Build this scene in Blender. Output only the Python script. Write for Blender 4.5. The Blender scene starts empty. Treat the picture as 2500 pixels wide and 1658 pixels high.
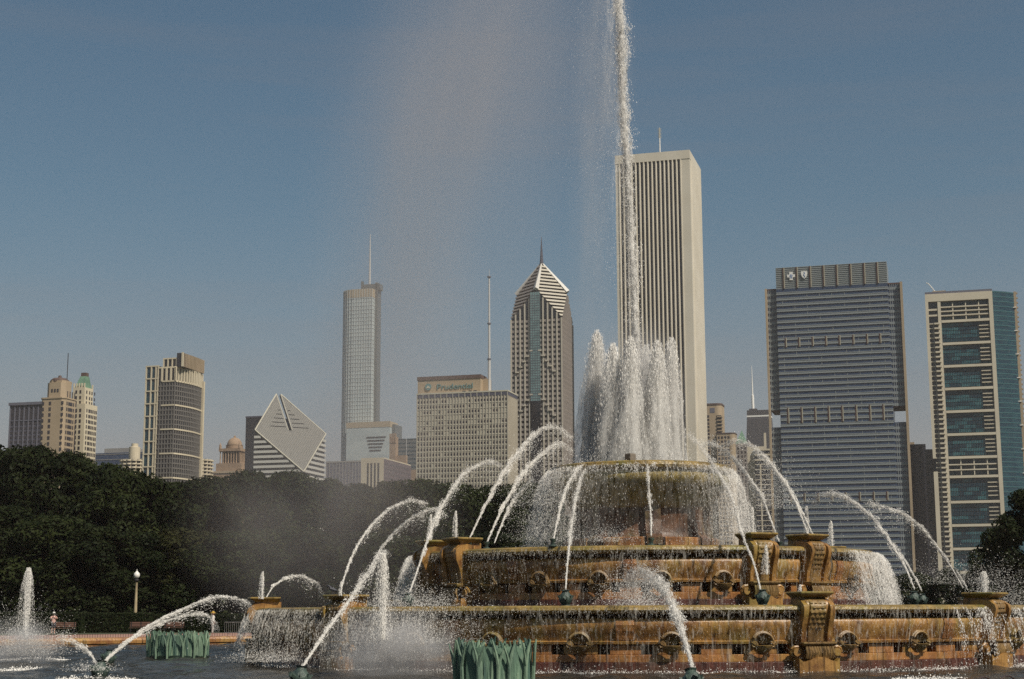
import bpy, math, random
import numpy as np
from mathutils import Vector, Matrix

random.seed(7)
rng = np.random.default_rng(7)
R = math.radians
sc = bpy.context.scene
COL = sc.collection

# ------------------------------------------------------------------ camera
F_PX = 3830.0                      # focal length in pixels of the 2500 px wide photograph
EYE = Vector((0, 0, 1.76))
TILT, ROLL = R(9.92), R(0.2)
FWD = Vector((0, math.cos(TILT), math.sin(TILT)))
UP0 = Vector((0, -math.sin(TILT), math.cos(TILT)))
RT0 = Vector((1, 0, 0))
RT = RT0 * math.cos(ROLL) - UP0 * math.sin(ROLL)
UP = UP0 * math.cos(ROLL) + RT0 * math.sin(ROLL)
cam = bpy.data.cameras.new('camera')
cam.sensor_width = 36.0
cam.lens = F_PX / 2500.0 * 36.0
cam.clip_start, cam.clip_end = 0.5, 30000
camo = bpy.data.objects.new('camera', cam)
COL.objects.link(camo)
M3 = Matrix((RT, UP, -FWD)).transposed()
camo.matrix_world = Matrix.Translation(EYE) @ M3.to_4x4()
sc.camera = camo

# ------------------------------------------------------------------ sky, sun, exposure
SUN_AZ, SUN_EL = R(136), R(50)     # clockwise from the view direction, above the horizon
world = bpy.data.worlds.new('World')
sc.world = world
world.use_nodes = True
wn, wl = world.node_tree.nodes, world.node_tree.links
wn.clear()
wo = wn.new('ShaderNodeOutputWorld')
bg = wn.new('ShaderNodeBackground')
sky = wn.new('ShaderNodeTexSky')
sky.sky_type = 'NISHITA'
sky.sun_disc = False
sky.sun_elevation = SUN_EL
sky.sun_rotation = SUN_AZ
sky.altitude = 180
sky.air_density = 1.0
sky.dust_density = 2.2
sky.ozone_density = 1.6
hsv = wn.new('ShaderNodeHueSaturation')
hsv.inputs['Saturation'].default_value = 1.12
wl.new(sky.outputs[0], hsv.inputs['Color'])
tc = wn.new('ShaderNodeTexCoord')
# thin cirrus over the whole sky, streaked level
mp = wn.new('ShaderNodeMapping')
mp.inputs['Scale'].default_value = (1.1, 1.1, 16.0)
mp.inputs['Rotation'].default_value = (0.0, 0.05, 0.0)
wl.new(tc.outputs['Generated'], mp.inputs['Vector'])
nz = wn.new('ShaderNodeTexNoise')
nz.inputs['Scale'].default_value = 1.7
nz.inputs['Detail'].default_value = 6
nz.inputs['Roughness'].default_value = 0.55
wl.new(mp.outputs[0], nz.inputs['Vector'])
rp = wn.new('ShaderNodeMapRange')
rp.inputs['From Min'].default_value = 0.52
rp.inputs['From Max'].default_value = 0.80
rp.inputs['To Max'].default_value = 0.22
wl.new(nz.outputs['Fac'], rp.inputs['Value'])
mx = wn.new('ShaderNodeMixRGB')
mx.inputs['Color2'].default_value = (3.3, 3.0, 3.0, 1)
wl.new(rp.outputs[0], mx.inputs['Fac'])
tint = wn.new('ShaderNodeMixRGB'); tint.blend_type = 'MULTIPLY'; tint.inputs['Fac'].default_value = 1.0; tint.inputs['Color2'].default_value = (.90,1.04,.93,1)
wl.new(hsv.outputs[0], tint.inputs['Color1']); sx_ = wn.new('ShaderNodeSeparateXYZ'); wl.new(tc.outputs['Generated'], sx_.inputs[0])
hr = wn.new('ShaderNodeMapRange'); hr.interpolation_type = 'SMOOTHSTEP'; hr.inputs['From Min'].default_value = 0.0; hr.inputs['From Max'].default_value = 0.27; hr.inputs['To Min'].default_value = 0.78; hr.inputs['To Max'].default_value = 0.0
wl.new(sx_.outputs['Z'], hr.inputs['Value'])
smog = wn.new('ShaderNodeMixRGB'); smog.inputs['Color2'].default_value = (4.0,3.3,3.5,1)      # dusty pink air near the horizon, all round
wl.new(hr.outputs[0], smog.inputs['Fac']); wl.new(tint.outputs[0], smog.inputs['Color1']); wl.new(smog.outputs[0], mx.inputs['Color1'])
wl.new(mx.outputs[0], bg.inputs['Color'])
bg.inputs['Strength'].default_value = 0.062
wl.new(bg.outputs[0], wo.inputs['Surface'])

sun = bpy.data.lights.new('sun', 'SUN')
sun.energy = 4.3
sun.angle = R(0.53)
sun.color = (1.0, 0.92, 0.80)
suno = bpy.data.objects.new('sun', sun)
COL.objects.link(suno)
sd = Vector((math.sin(SUN_AZ) * math.cos(SUN_EL), math.cos(SUN_AZ) * math.cos(SUN_EL), math.sin(SUN_EL)))
suno.rotation_euler = sd.to_track_quat('Z', 'Y').to_euler()
suno.location = sd * 200

sc.view_settings.view_transform = 'Standard'
sc.view_settings.look = 'None'
sc.view_settings.exposure = 0.12
sc.view_settings.gamma = 1
sc.cycles.use_denoising = False
sc.cycles.max_bounces = 6
sc.cycles.diffuse_bounces = 3
sc.cycles.glossy_bounces = 3
sc.cycles.transmission_bounces = 4
sc.cycles.transparent_max_bounces = 20
sc.cycles.volume_bounces = 1
sc.cycles.volume_step_rate = 1.0
sc.cycles.caustics_reflective = False
sc.cycles.caustics_refractive = False

# ------------------------------------------------------------------ pixel <-> world
def ray(px, py):
    return FWD + RT * ((px - 1250) / F_PX) + UP * ((829 - py) / F_PX)
def at(px, py, Y):
    d = ray(px, py)
    return EYE + d * (Y / d.y)
def plan(px, py, Y):
    p = at(px, py, Y)
    return p.x, p.y
def zat(x, y, py):
    k = (829 - py) / F_PX
    a = UP - FWD * k
    return EYE.z - (x * a.x + y * a.y) / a.z
def on_plane(px, py, z):
    d = ray(px, py)
    return EYE + d * ((z - EYE.z) / d.z)

# ------------------------------------------------------------------ object helpers
def tag(o, label=None, cat=None, group=None, kind=None):
    if label: o['label'] = label
    if cat: o['category'] = cat
    if group: o['group'] = group
    if kind: o['kind'] = kind
    return o
def link(name, data, parent=None):
    o = bpy.data.objects.new(name, data)
    COL.objects.link(o)
    if parent is not None: o.parent = parent
    return o
def empty(name, loc=(0, 0, 0), rz=0, parent=None):
    o = link(name, None, parent)
    o.location = loc
    o.rotation_euler = (0, 0, rz)
    o.empty_display_size = 0.2
    return o
def copy_tree(o, parent=None):
    c = o.copy()
    COL.objects.link(c)
    c.parent = parent
    for ch in o.children:
        copy_tree(ch, c)
    return c
def np_mesh(name, v, f, mat, smooth=False):
    """fast mesh from arrays; f is (n,k)"""
    me = bpy.data.meshes.new(name)
    v = np.ascontiguousarray(v, dtype=np.float32)
    f = np.ascontiguousarray(f, dtype=np.int32)
    n, k = f.shape
    me.vertices.add(len(v)); me.vertices.foreach_set('co', v.ravel())
    me.loops.add(n * k); me.loops.foreach_set('vertex_index', f.ravel())
    me.polygons.add(n)
    me.polygons.foreach_set('loop_start', np.arange(0, n * k, k, dtype=np.int32))
    if smooth: me.polygons.foreach_set('use_smooth', np.ones(n, dtype=bool))
    me.update(calc_edges=True)
    if mat: me.materials.append(mat)
    return me
class MB:
    def __init__(s): s.v, s.f = [], []
    def add(s, vs, fs):
        b = len(s.v); s.v += [tuple(p) for p in vs]; s.f += [tuple(i + b for i in q) for q in fs]; return s
    def box(s, x0, x1, y0, y1, z0, z1):
        return s.add([(x0,y0,z0),(x1,y0,z0),(x1,y1,z0),(x0,y1,z0),(x0,y0,z1),(x1,y0,z1),(x1,y1,z1),(x0,y1,z1)],
                     [(0,3,2,1),(4,5,6,7),(0,1,5,4),(1,2,6,5),(2,3,7,6),(3,0,4,7)])
    def prism(s, pts, z0, z1):
        n = len(pts); zz0 = z0 if hasattr(z0, '__len__') else [z0]*n; zz1 = z1 if hasattr(z1, '__len__') else [z1]*n
        vs = [(p[0],p[1],zz0[i]) for i,p in enumerate(pts)] + [(p[0],p[1],zz1[i]) for i,p in enumerate(pts)]
        fs = [tuple(range(n-1,-1,-1)), tuple(range(n,2*n))] + [(i,(i+1)%n,n+(i+1)%n,n+i) for i in range(n)]
        return s.add(vs, fs)
    def lathe(s, prof, n=48, a0=0.0, a1=2*math.pi, c=(0,0,0)):
        full = abs(a1 - a0 - 2*math.pi) < 1e-6
        m = n if full else n + 1
        b = len(s.v)
        for i in range(m):
            a = a0 + (a1-a0)*i/n
            for r, z in prof: s.v.append((c[0]+r*math.sin(a), c[1]-r*math.cos(a), c[2]+z))
        k = len(prof)
        for i in range(n):
            i2 = (i+1) % m
            for j in range(k-1):
                s.f.append((b+i*k+j, b+i2*k+j, b+i2*k+j+1, b+i*k+j+1))
        return s
    def tube(s, pts, rad, n=6, cap=True):
        pts = [Vector(p) for p in pts]; b = len(s.v)
        rr = rad if hasattr(rad, '__len__') else [rad]*len(pts)
        for i, p in enumerate(pts):
            t = (pts[min(i+1,len(pts)-1)] - pts[max(i-1,0)]).normalized()
            ref = Vector((0,0,1)) if abs(t.z) < .9 else Vector((1,0,0))
            u = t.cross(ref).normalized(); w = t.cross(u)
            for k in range(n):
                a = 2*math.pi*k/n
                s.v.append(tuple(p + (u*math.cos(a) + w*math.sin(a))*rr[i]))
        for i in range(len(pts)-1):
            for k in range(n):
                s.f.append((b+i*n+k, b+i*n+(k+1)%n, b+(i+1)*n+(k+1)%n, b+(i+1)*n+k))
        if cap:
            s.f.append(tuple(b+k for k in range(n-1,-1,-1))); e = b+(len(pts)-1)*n
            s.f.append(tuple(e+k for k in range(n)))
        return s
    def mesh(s, name, mat, smooth=False):
        me = bpy.data.meshes.new(name)
        me.from_pydata(s.v, [], s.f)
        me.update()
        if mat: me.materials.append(mat)
        if smooth:
            me.polygons.foreach_set('use_smooth', [True]*len(me.polygons))
            try: me.set_sharp_from_angle(angle=R(40))
            except Exception: pass
        return me
    def build(s, name, mat, parent=None, smooth=False, kind=None):
        o = link(name, s.mesh(name, mat, smooth), parent)
        if kind: o['kind'] = kind
        return o

_cubes = {}
def piece(name, mat, parent, x0, x1, y0, y1, z0, z1):
    """a box piece that shares one unit mesh per material"""
    me = _cubes.get(mat.name)
    if me is None:
        me = MB().box(-.5,.5,-.5,.5,-.5,.5).mesh('piece_' + mat.name, mat); _cubes[mat.name] = me
    o = link(name, me, parent)
    o.location = ((x0+x1)/2, (y0+y1)/2, (z0+z1)/2)
    o.scale = (abs(x1-x0), abs(y1-y0), abs(z1-z0))
    return o

# ------------------------------------------------------------------ materials
MATS = {}
def mat(name, col, rough=0.7, col2=None, scale=1.0, detail=4, metal=0.0, spec=0.5, bump=0.0, bscale=None, stretch=(1,1,1), lo=0.35, hi=0.65, coord='P'):
    m = bpy.data.materials.new(name); m.use_nodes = True
    n, l = m.node_tree.nodes, m.node_tree.links
    b = n['Principled BSDF']
    b.inputs['Base Color'].default_value = (*col, 1)
    b.inputs['Roughness'].default_value = rough
    b.inputs['Metallic'].default_value = metal
    b.inputs['Specular IOR Level'].default_value = spec
    vec = None
    if col2 or bump:
        if coord == 'P':
            g = n.new('ShaderNodeNewGeometry'); src = g.outputs['Position']
        else:
            g = n.new('ShaderNodeTexCoord'); src = g.outputs['Object']
        mpn = n.new('ShaderNodeMapping'); mpn.inputs['Scale'].default_value = stretch
        l.new(src, mpn.inputs['Vector']); vec = mpn.outputs[0]
    if col2:
        t = n.new('ShaderNodeTexNoise'); t.inputs['Scale'].default_value = scale; t.inputs['Detail'].default_value = detail
        l.new(vec, t.inputs['Vector'])
        r_ = n.new('ShaderNodeMapRange'); r_.inputs['From Min'].default_value = lo; r_.inputs['From Max'].default_value = hi
        l.new(t.outputs['Fac'], r_.inputs['Value'])
        x = n.new('ShaderNodeMixRGB'); x.inputs['Color1'].default_value = (*col, 1); x.inputs['Color2'].default_value = (*col2, 1)
        l.new(r_.outputs[0], x.inputs['Fac']); l.new(x.outputs[0], b.inputs['Base Color'])
    if bump:
        t = n.new('ShaderNodeTexNoise'); t.inputs['Scale'].default_value = bscale or scale*4; t.inputs['Detail'].default_value = 5
        l.new(vec, t.inputs['Vector'])
        bp = n.new('ShaderNodeBump'); bp.inputs['Strength'].default_value = bump; bp.inputs['Distance'].default_value = 0.1
        l.new(t.outputs['Fac'], bp.inputs['Height']); l.new(bp.outputs[0], b.inputs['Normal'])
    MATS[name] = m
    return m

def stone_mat(name, base, dark, moss, streak=1.0, rough=0.42):
    """wet stone: patches, vertical mineral and algae streaks, pitting"""
    m = bpy.data.materials.new(name); m.use_nodes = True
    n, l = m.node_tree.nodes, m.node_tree.links
    b = n['Principled BSDF']
    g = n.new('ShaderNodeNewGeometry')
    def noise(scale, st, det=5):
        mpn = n.new('ShaderNodeMapping'); mpn.inputs['Scale'].default_value = st
        l.new(g.outputs['Position'], mpn.inputs['Vector'])
        t = n.new('ShaderNodeTexNoise'); t.inputs['Scale'].default_value = scale; t.inputs['Detail'].default_value = det
        t.inputs['Roughness'].default_value = 0.62
        l.new(mpn.outputs[0], t.inputs['Vector']); return t.outputs['Fac']
    def ramp(s, lo, hi):
        r_ = n.new('ShaderNodeMapRange'); r_.inputs['From Min'].default_value = lo; r_.inputs['From Max'].default_value = hi
        l.new(s, r_.inputs['Value']); return r_.outputs[0]
    def mix(a, c, fac):
        x = n.new('ShaderNodeMixRGB')
        for k, s in (('Color1', a), ('Color2', c)):
            if isinstance(s, tuple): x.inputs[k].default_value = (*s, 1)
            else: l.new(s, x.inputs[k])
        l.new(fac, x.inputs['Fac']); return x.outputs[0]
    c = mix(base, dark, ramp(noise(1.6, (1,1,1.0)), 0.40, 0.66))
    c = mix(c, moss, ramp(noise(1.1, (1,1,.5)), 0.50, 0.68))
    c = mix(c, tuple(x*0.30 for x in dark), ramp(noise(5.0, (1.6,1.6,0.10)), 0.52, 0.72))
    c = mix(c, tuple(min(1, x*1.55) for x in base), ramp(noise(7.0, (1.3,1.3,0.25)), 0.60, 0.80))
    l.new(c, b.inputs['Base Color'])
    b.inputs['Roughness'].default_value = rough
    bp = n.new('ShaderNodeBump'); bp.inputs['Strength'].default_value = 0.5; bp.inputs['Distance'].default_value = 0.06
    l.new(noise(9.0, (1,1,.6), 8), bp.inputs['Height']); l.new(bp.outputs[0], b.inputs['Normal'])
    MATS[name] = m
    return m

def leaf_mat(name, a, b_):
    m = bpy.data.materials.new(name); m.use_nodes = True
    n, l = m.node_tree.nodes, m.node_tree.links
    b = n['Principled BSDF']; out = n['Material Output']
    g = n.new('ShaderNodeNewGeometry')
    t = n.new('ShaderNodeTexNoise'); t.inputs['Scale'].default_value = 0.45; t.inputs['Detail'].default_value = 4
    l.new(g.outputs['Position'], t.inputs['Vector'])
    r_ = n.new('ShaderNodeMapRange'); r_.inputs['From Min'].default_value = .35; r_.inputs['From Max'].default_value = .65
    l.new(t.outputs['Fac'], r_.inputs['Value'])
    x = n.new('ShaderNodeMixRGB'); x.inputs['Color1'].default_value = (*a, 1); x.inputs['Color2'].default_value = (*b_, 1)
    l.new(r_.outputs[0], x.inputs['Fac'])
    l.new(x.outputs[0], b.inputs['Base Color']); b.inputs['Roughness'].default_value = 0.6
    b.inputs['Specular IOR Level'].default_value = 0.08
    tr = n.new('ShaderNodeBsdfTranslucent'); l.new(x.outputs[0], tr.inputs['Color'])
    ms = n.new('ShaderNodeMixShader'); ms.inputs[0].default_value = 0.25
    l.new(b.outputs[0], ms.inputs[1]); l.new(tr.outputs[0], ms.inputs[2]); l.new(ms.outputs[0], out.inputs['Surface'])
    return m

def water_drop_mat(name, col, trans=0.35, clear=0.0, even=2.2):
    """foam and falling drops: they scatter light evenly, so the facets' own tilt hardly counts"""
    m = bpy.data.materials.new(name); m.use_nodes = True
    n, l = m.node_tree.nodes, m.node_tree.links
    n.remove(n['Principled BSDF']); out = n['Material Output']
    g = n.new('ShaderNodeNewGeometry')
    sc_ = n.new('ShaderNodeVectorMath'); sc_.operation = 'MULTIPLY_ADD'
    q = Vector((0, 0, 1))*even*.75       # evened out towards the open sky
    sc_.inputs[1].default_value = (1,1,1); sc_.inputs[2].default_value = tuple(q)
    l.new(g.outputs['True Normal'], sc_.inputs[0])
    nn = n.new('ShaderNodeVectorMath'); nn.operation = 'NORMALIZE'; l.new(sc_.outputs[0], nn.inputs[0])
    df = n.new('ShaderNodeBsdfDiffuse'); df.inputs['Color'].default_value = (*col,1); l.new(nn.outputs[0], df.inputs['Normal'])
    tr = n.new('ShaderNodeBsdfTranslucent'); tr.inputs['Color'].default_value = (*col,1); l.new(nn.outputs[0], tr.inputs['Normal'])
    ms = n.new('ShaderNodeMixShader'); ms.inputs[0].default_value = trans
    l.new(df.outputs[0], ms.inputs[1]); l.new(tr.outputs[0], ms.inputs[2])
    last = ms.outputs[0]
    if clear:
        tp = n.new('ShaderNodeBsdfTransparent'); m2 = n.new('ShaderNodeMixShader'); m2.inputs[0].default_value = clear
        l.new(last, m2.inputs[1]); l.new(tp.outputs[0], m2.inputs[2]); last = m2.outputs[0]
    l.new(last, out.inputs['Surface'])
    return m

def sheet_mat(name, col, scale, stretch, lo, hi, amax=.9, even=1.6, coord='Object', detail=5, trans=.3):
    """a torn sheet of foam: clear gaps between white streaks"""
    m = bpy.data.materials.new(name); m.use_nodes = True
    n, l = m.node_tree.nodes, m.node_tree.links
    n.remove(n['Principled BSDF']); out = n['Material Output']
    g = n.new('ShaderNodeNewGeometry')
    ad = n.new('ShaderNodeVectorMath'); ad.operation = 'ADD'; ad.inputs[1].default_value = (0,0,even*.75)
    l.new(g.outputs['Normal'], ad.inputs[0])
    nn = n.new('ShaderNodeVectorMath'); nn.operation = 'NORMALIZE'; l.new(ad.outputs[0], nn.inputs[0])
    df = n.new('ShaderNodeBsdfDiffuse'); df.inputs['Color'].default_value = (*col,1); l.new(nn.outputs[0], df.inputs['Normal'])
    tr = n.new('ShaderNodeBsdfTranslucent'); tr.inputs['Color'].default_value = (*col,1); l.new(nn.outputs[0], tr.inputs['Normal'])
    ms = n.new('ShaderNodeMixShader'); ms.inputs[0].default_value = trans; l.new(df.outputs[0], ms.inputs[1]); l.new(tr.outputs[0], ms.inputs[2])
    tc_ = n.new('ShaderNodeTexCoord'); mp_ = n.new('ShaderNodeMapping'); mp_.inputs['Scale'].default_value = stretch; l.new(tc_.outputs[coord], mp_.inputs['Vector'])
    t = n.new('ShaderNodeTexNoise'); t.inputs['Scale'].default_value = scale; t.inputs['Detail'].default_value = detail; t.inputs['Roughness'].default_value = .6; l.new(mp_.outputs[0], t.inputs['Vector'])
    r_ = n.new('ShaderNodeMapRange'); r_.inputs['From Min'].default_value = lo; r_.inputs['From Max'].default_value = hi; r_.inputs['To Max'].default_value = amax; l.new(t.outputs['Fac'], r_.inputs['Value'])
    at_ = n.new('ShaderNodeAttribute'); at_.attribute_name = 'thick'
    mu = n.new('ShaderNodeMath'); mu.operation = 'MULTIPLY'; l.new(r_.outputs[0], mu.inputs[0]); l.new(at_.outputs['Fac'], mu.inputs[1])
    tp = n.new('ShaderNodeBsdfTransparent'); m2 = n.new('ShaderNodeMixShader'); l.new(mu.outputs[0], m2.inputs[0]); l.new(tp.outputs[0], m2.inputs[1]); l.new(ms.outputs[0], m2.inputs[2])
    l.new(m2.outputs[0], out.inputs['Surface'])
    return m

def glass_mat(name, col, rough=0.12, spec=0.6, var=None, vs=0.12, stretch=(1,1,1)):
    m = mat(name, col, rough, var, vs, 2, 0.0, spec, stretch=stretch, lo=.42, hi=.58)
    return m

STONE = stone_mat('stone_ochre', (0.37,0.20,0.06), (0.15,0.066,0.024), (0.25,0.175,0.045), rough=.3)
STONE_RIM = stone_mat('stone_rim_mossy', (0.29,0.195,0.058), (0.15,0.10,0.03), (0.18,0.155,0.04), rough=.3)
STONE_OR = stone_mat('stone_orange', (0.38,0.17,0.055), (0.17,0.07,0.026), (0.36,0.215,0.065), rough=.3)
GRANITE = stone_mat('granite_red', (0.11,0.037,0.025), (0.045,0.018,0.014), (0.09,0.045,0.025), rough=.35)
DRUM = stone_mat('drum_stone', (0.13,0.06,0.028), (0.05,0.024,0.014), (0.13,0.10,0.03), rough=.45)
HOUSING = mat('housing_grey', (.17,.14,.11), .7)
STONE_MOSS = stone_mat('stone_mossy', (0.30,0.22,0.06), (0.12,0.09,0.025), (0.21,0.19,0.045))
STONE_DARK = stone_mat('stone_carved', (0.27,0.165,0.06), (0.13,0.075,0.03), (0.20,0.155,0.045))
COPING = stone_mat('coping_stone', (0.38,0.20,0.065), (0.22,0.09,0.032), (0.36,0.23,0.07))
BRONZE = mat('bronze_verdigris', (0.14,0.23,0.155), 0.65, (0.065,0.115,0.085), 3.0, 5, bump=0.4, stretch=(1,1,.25))
BRONZE2 = mat('bronze_verdigris_pale', (0.20,0.285,0.19), 0.65, (0.10,0.16,0.115), 3.0, 5, bump=0.4, stretch=(1,1,.25))
BRONZE3 = mat('bronze_verdigris_dark', (0.06,0.12,0.09), 0.6, (0.03,0.06,0.05), 3.0, 5, bump=0.4, stretch=(1,1,.25))
BRONZE_WET = mat('bronze_algae', (0.012,0.022,0.018), 0.3, (0.02,0.035,0.022), 5.0)
BRONZE_DK = mat('bronze_nozzle', (0.025,0.04,0.035), 0.45, (0.06,0.09,0.07), 9.0, 4, bump=0.3)
IRON = mat('iron_dark', (0.018,0.016,0.018), 0.5)
IRON_BR = mat('iron_brown', (0.05,0.03,0.024), 0.4)
DROP = water_drop_mat('water_spray', (0.95,0.92,0.87), 0.22, 0.12)
DROP_JET = water_drop_mat('water_jet_stream', (0.88,0.85,0.80), 0.25, 0.30, even=1.2)
DROP_SOFT = water_drop_mat('water_spray_fine', (0.92,0.89,0.84), 0.25, 0.4, even=1.5)
STRAND = water_drop_mat('water_strand', (0.85,0.82,0.76), 0.2, 0.45)

# ------------------------------------------------------------------ setting: ground, plaza, pool
_d = ray(1568, 1497); _k = 63.0 / math.hypot(_d.x, _d.y)
FC = Vector((_d.x * _k, _d.y * _k, 0))
FROT = -math.asin(FC.x / 63.0)
def fpos(a, r, z):
    """point on the fountain: a in degrees from the side facing the camera, to the right"""
    t = R(a) + FROT
    return Vector((FC.x + r * math.sin(t), FC.y - r * math.cos(t), z))

GRASS = mat('grass_ground', (0.035,0.05,0.018), 0.9, (0.06,0.06,0.03), 0.3)
GRAVEL = mat('plaza_gravel', (0.36,0.20,0.15), 0.9, (0.27,0.16,0.12), 0.8, 6)
POOLBED = mat('pool_bed', (0.05,0.05,0.04), 0.8)
prof = [(43.3,0.2),(75,0.2),(140,0.2),(400,0.2),(1500,0.2),(9000,0.2)]
o = MB().lathe(prof, 128).build('ground', GRASS); o.location = FC; tag(o, 'dark grass ground of the park around the fountain', kind='structure')
o = MB().lathe([(43.35,.204),(43.35,.24),(78,.24),(78,.204)], 160).build('plaza', GRAVEL); o.location = FC; tag(o, 'pinkish gravel plaza ringing the pool', kind='structure')

def water_mat():
    m = bpy.data.materials.new('pool_water'); m.use_nodes = True
    n, l = m.node_tree.nodes, m.node_tree.links
    b = n['Principled BSDF']
    b.inputs['Base Color'].default_value = (0.030,0.028,0.024,1)
    b.inputs['Roughness'].default_value = 0.12
    b.inputs['IOR'].default_value = 1.333
    b.inputs['Specular IOR Level'].default_value = 0.18
    g = n.new('ShaderNodeNewGeometry')
    def nz(scale, st, det):
        mp_ = n.new('ShaderNodeMapping'); mp_.inputs['Scale'].default_value = st
        l.new(g.outputs['Position'], mp_.inputs['Vector'])
        t = n.new('ShaderNodeTexNoise'); t.inputs['Scale'].default_value = scale; t.inputs['Detail'].default_value = det
        l.new(mp_.outputs[0], t.inputs['Vector']); return t.outputs['Fac']
    a = nz(1.1, (1,.8,1), 4); c = nz(5.0, (1,.7,1), 5)
    ad = n.new('ShaderNodeMath'); ad.operation = 'MULTIPLY_ADD'; ad.inputs[1].default_value = .3
    l.new(c, ad.inputs[0]); l.new(a, ad.inputs[2])
    bp = n.new('ShaderNodeBump'); bp.inputs['Strength'].default_value = 1.0; bp.inputs['Distance'].default_value = 0.22
    l.new(ad.outputs[0], bp.inputs['Height']); l.new(bp.outputs[0], b.inputs['Normal'])
    return m
WATER = water_mat()
def wave_sheet(r0, r1, nr, na):
    g = np.random.default_rng(21)
    a = np.linspace(0, 2*math.pi, na, endpoint=False); r = np.linspace(r0, r1, nr)
    A_, R_ = np.meshgrid(a, r)
    X, Y = R_*np.sin(A_), -R_*np.cos(A_)
    Z = np.zeros_like(X)
    for k in range(46):
        lam = g.uniform(.9,3.2); th = g.normal(.2,.9)+g.choice([0,math.pi]); kk = 2*math.pi/lam
        Z += .0040*lam**.9*np.sin(kk*(X*math.cos(th)+Y*math.sin(th))+g.uniform(0,6.28))
    V = np.stack([X,Y,Z],-1).reshape(-1,3)
    i_, j_ = np.meshgrid(np.arange(nr-1), np.arange(na), indexing='ij'); j2 = (j_+1) % na
    Fq = np.stack([i_*na+j_, i_*na+j2, (i_+1)*na+j2, (i_+1)*na+j_],-1).reshape(-1,4)
    return np_mesh('pool_water', V, Fq, WATER, True)
o = link('pool_water', wave_sheet(13.6, 43.1, 105, 760)); o.location = FC
tag(o, 'dark rippled water of the fountain pool', kind='structure')
cop = MB().lathe([(42.7,-.4),(42.7,.05),(42.62,.12),(42.6,.30),(42.68,.42),(42.82,.46),(43.3,.46),(43.34,.42),(43.34,.1)], 200).build('pool_wall', COPING, smooth=True)
cop.location = FC
tag(cop, 'low orange stone coping wall round the far edge of the pool', 'pool wall')

# ------------------------------------------------------------------ fountain
fountain = empty('fountain', FC, FROT)
tag(fountain, 'three tiered ochre stone fountain with carved pedestals and overflowing basins', 'fountain')

def arc_block(r0, r1, z0, z1, half, bev=0.015, seg=3, prof=None):
    """stone block, curved in plan, centred on local -Y"""
    if prof is None:
        prof = [(r0,z0),(r1-bev,z0),(r1,z0+bev),(r1,z1-bev),(r1-bev,z1),(r0,z1)]
    m = MB(); k = len(prof)
    for i in range(seg+1):
        a = -half + 2*half*i/seg
        for r, z in prof: m.v.append((r*math.sin(a), -r*math.cos(a), z))
    for i in range(seg):
        for j in range(k):
            j2 = (j+1) % k
            m.f.append((i*k+j, (i+1)*k+j, (i+1)*k+j2, i*k+j2))
    m.f.append(tuple(range(k))); m.f.append(tuple(seg*k+j for j in range(k-1,-1,-1)))
    return m

def ring(name, me, parent, angs):
    out = []
    for a in angs:
        o = link(name, me, parent); o.rotation_euler = (0,0,R(a)); out.append(o)
    return out

def shell_mesh(s=0.31):
    """arched scallop shell niche with scroll bracket, local: x tangential, -y outward, z up, origin on the wall at the spring"""
    m = MB()
    nr, na = 6, 25
    b = len(m.v)
    for j in range(nr):
        t = j/(nr-1)
        for i in range(na):
            a = math.pi*i/(na-1)
            fl = 1 + 0.05*math.cos(a*12)*t
            r = s*t*fl
            m.v.append((r*math.cos(a), -(0.02 + 0.20*t**3 + 0.02*math.cos(a*12)*t), r*math.sin(a)))
    for j in range(nr-1):
        for i in range(na-1):
            m.f.append((b+j*na+i, b+j*na+i+1, b+(j+1)*na+i+1, b+(j+1)*na+i))
    pts = [((s*1.03)*math.cos(math.pi*i/12), -0.21, (s*1.0)*math.sin(math.pi*i/12)) for i in range(13)]
    m.tube(pts, 0.035, 6)
    pts = [((s*1.05)*math.cos(math.pi*i/12), -0.12, (s*1.04)*math.sin(math.pi*i/12)) for i in range(13)]
    m.tube(pts, 0.055, 6)
    for sx in (-1, 1):      # scrolls
        sp = [(sx*(s*.95) + .11*(1-q/14)*math.cos(q*.8), -.20-.004*q, -.04 + .11*(1-q/14)*math.sin(q*.8)) for q in range(12)]
        m.tube(sp, .032, 5)
    # lip basin of the bracket
    m.lathe([(0.0,-.34),(.10,-.33),(.22,-.24),(.33,-.12),(.36,-.06),(.30,-.05)], 14, -math.pi/2, math.pi/2, (0,-.03,0))
    return m

def pedestal_body():
    """console pedestal, local: x tangential, y = outward negative from the wall line, z up"""
    m = MB()
    prof = [(-.18,2.22),(-.62,2.22),(-.80,2.12),(-.88,1.98),(-.86,1.78),(-.76,1.55),(-.66,1.30),(-.60,1.05),(-.58,.90),(.25,.90),(.25,2.22)]
    wid = [.36]*len(prof)
    k = len(prof)
    vs = [(-.36,y,z) for y,z in prof] + [(.36,y,z) for y,z in prof]
    fs = [tuple(range(k)), tuple(range(2*k-1,k-1,-1))] + [(i, k+i, k+(i+1)%k, (i+1)%k) for i in range(k)]
    m.add(vs, fs)
    # stem below the shelf
    m.box(-.50,.50,-.50,.2,0.0,.80)
    return m
def cheek():
    m = MB()
    prof = [(-.10,2.12),(-.45,2.18),(-.78,2.12),(-.96,2.0),(-1.0,1.86),(-.95,1.65),(-.83,1.42),(-.74,1.15),(-.70,.90),(.2,.90),(.2,1.9)]
    k = len(prof)
    vs = [(-.075,y,z) for y,z in prof] + [(.075,y,z) for y,z in prof]
    fs = [tuple(range(k)), tuple(range(2*k-1,k-1,-1))] + [(i, k+i, k+(i+1)%k, (i+1)%k) for i in range(k)]
    return m.add(vs, fs)
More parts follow.
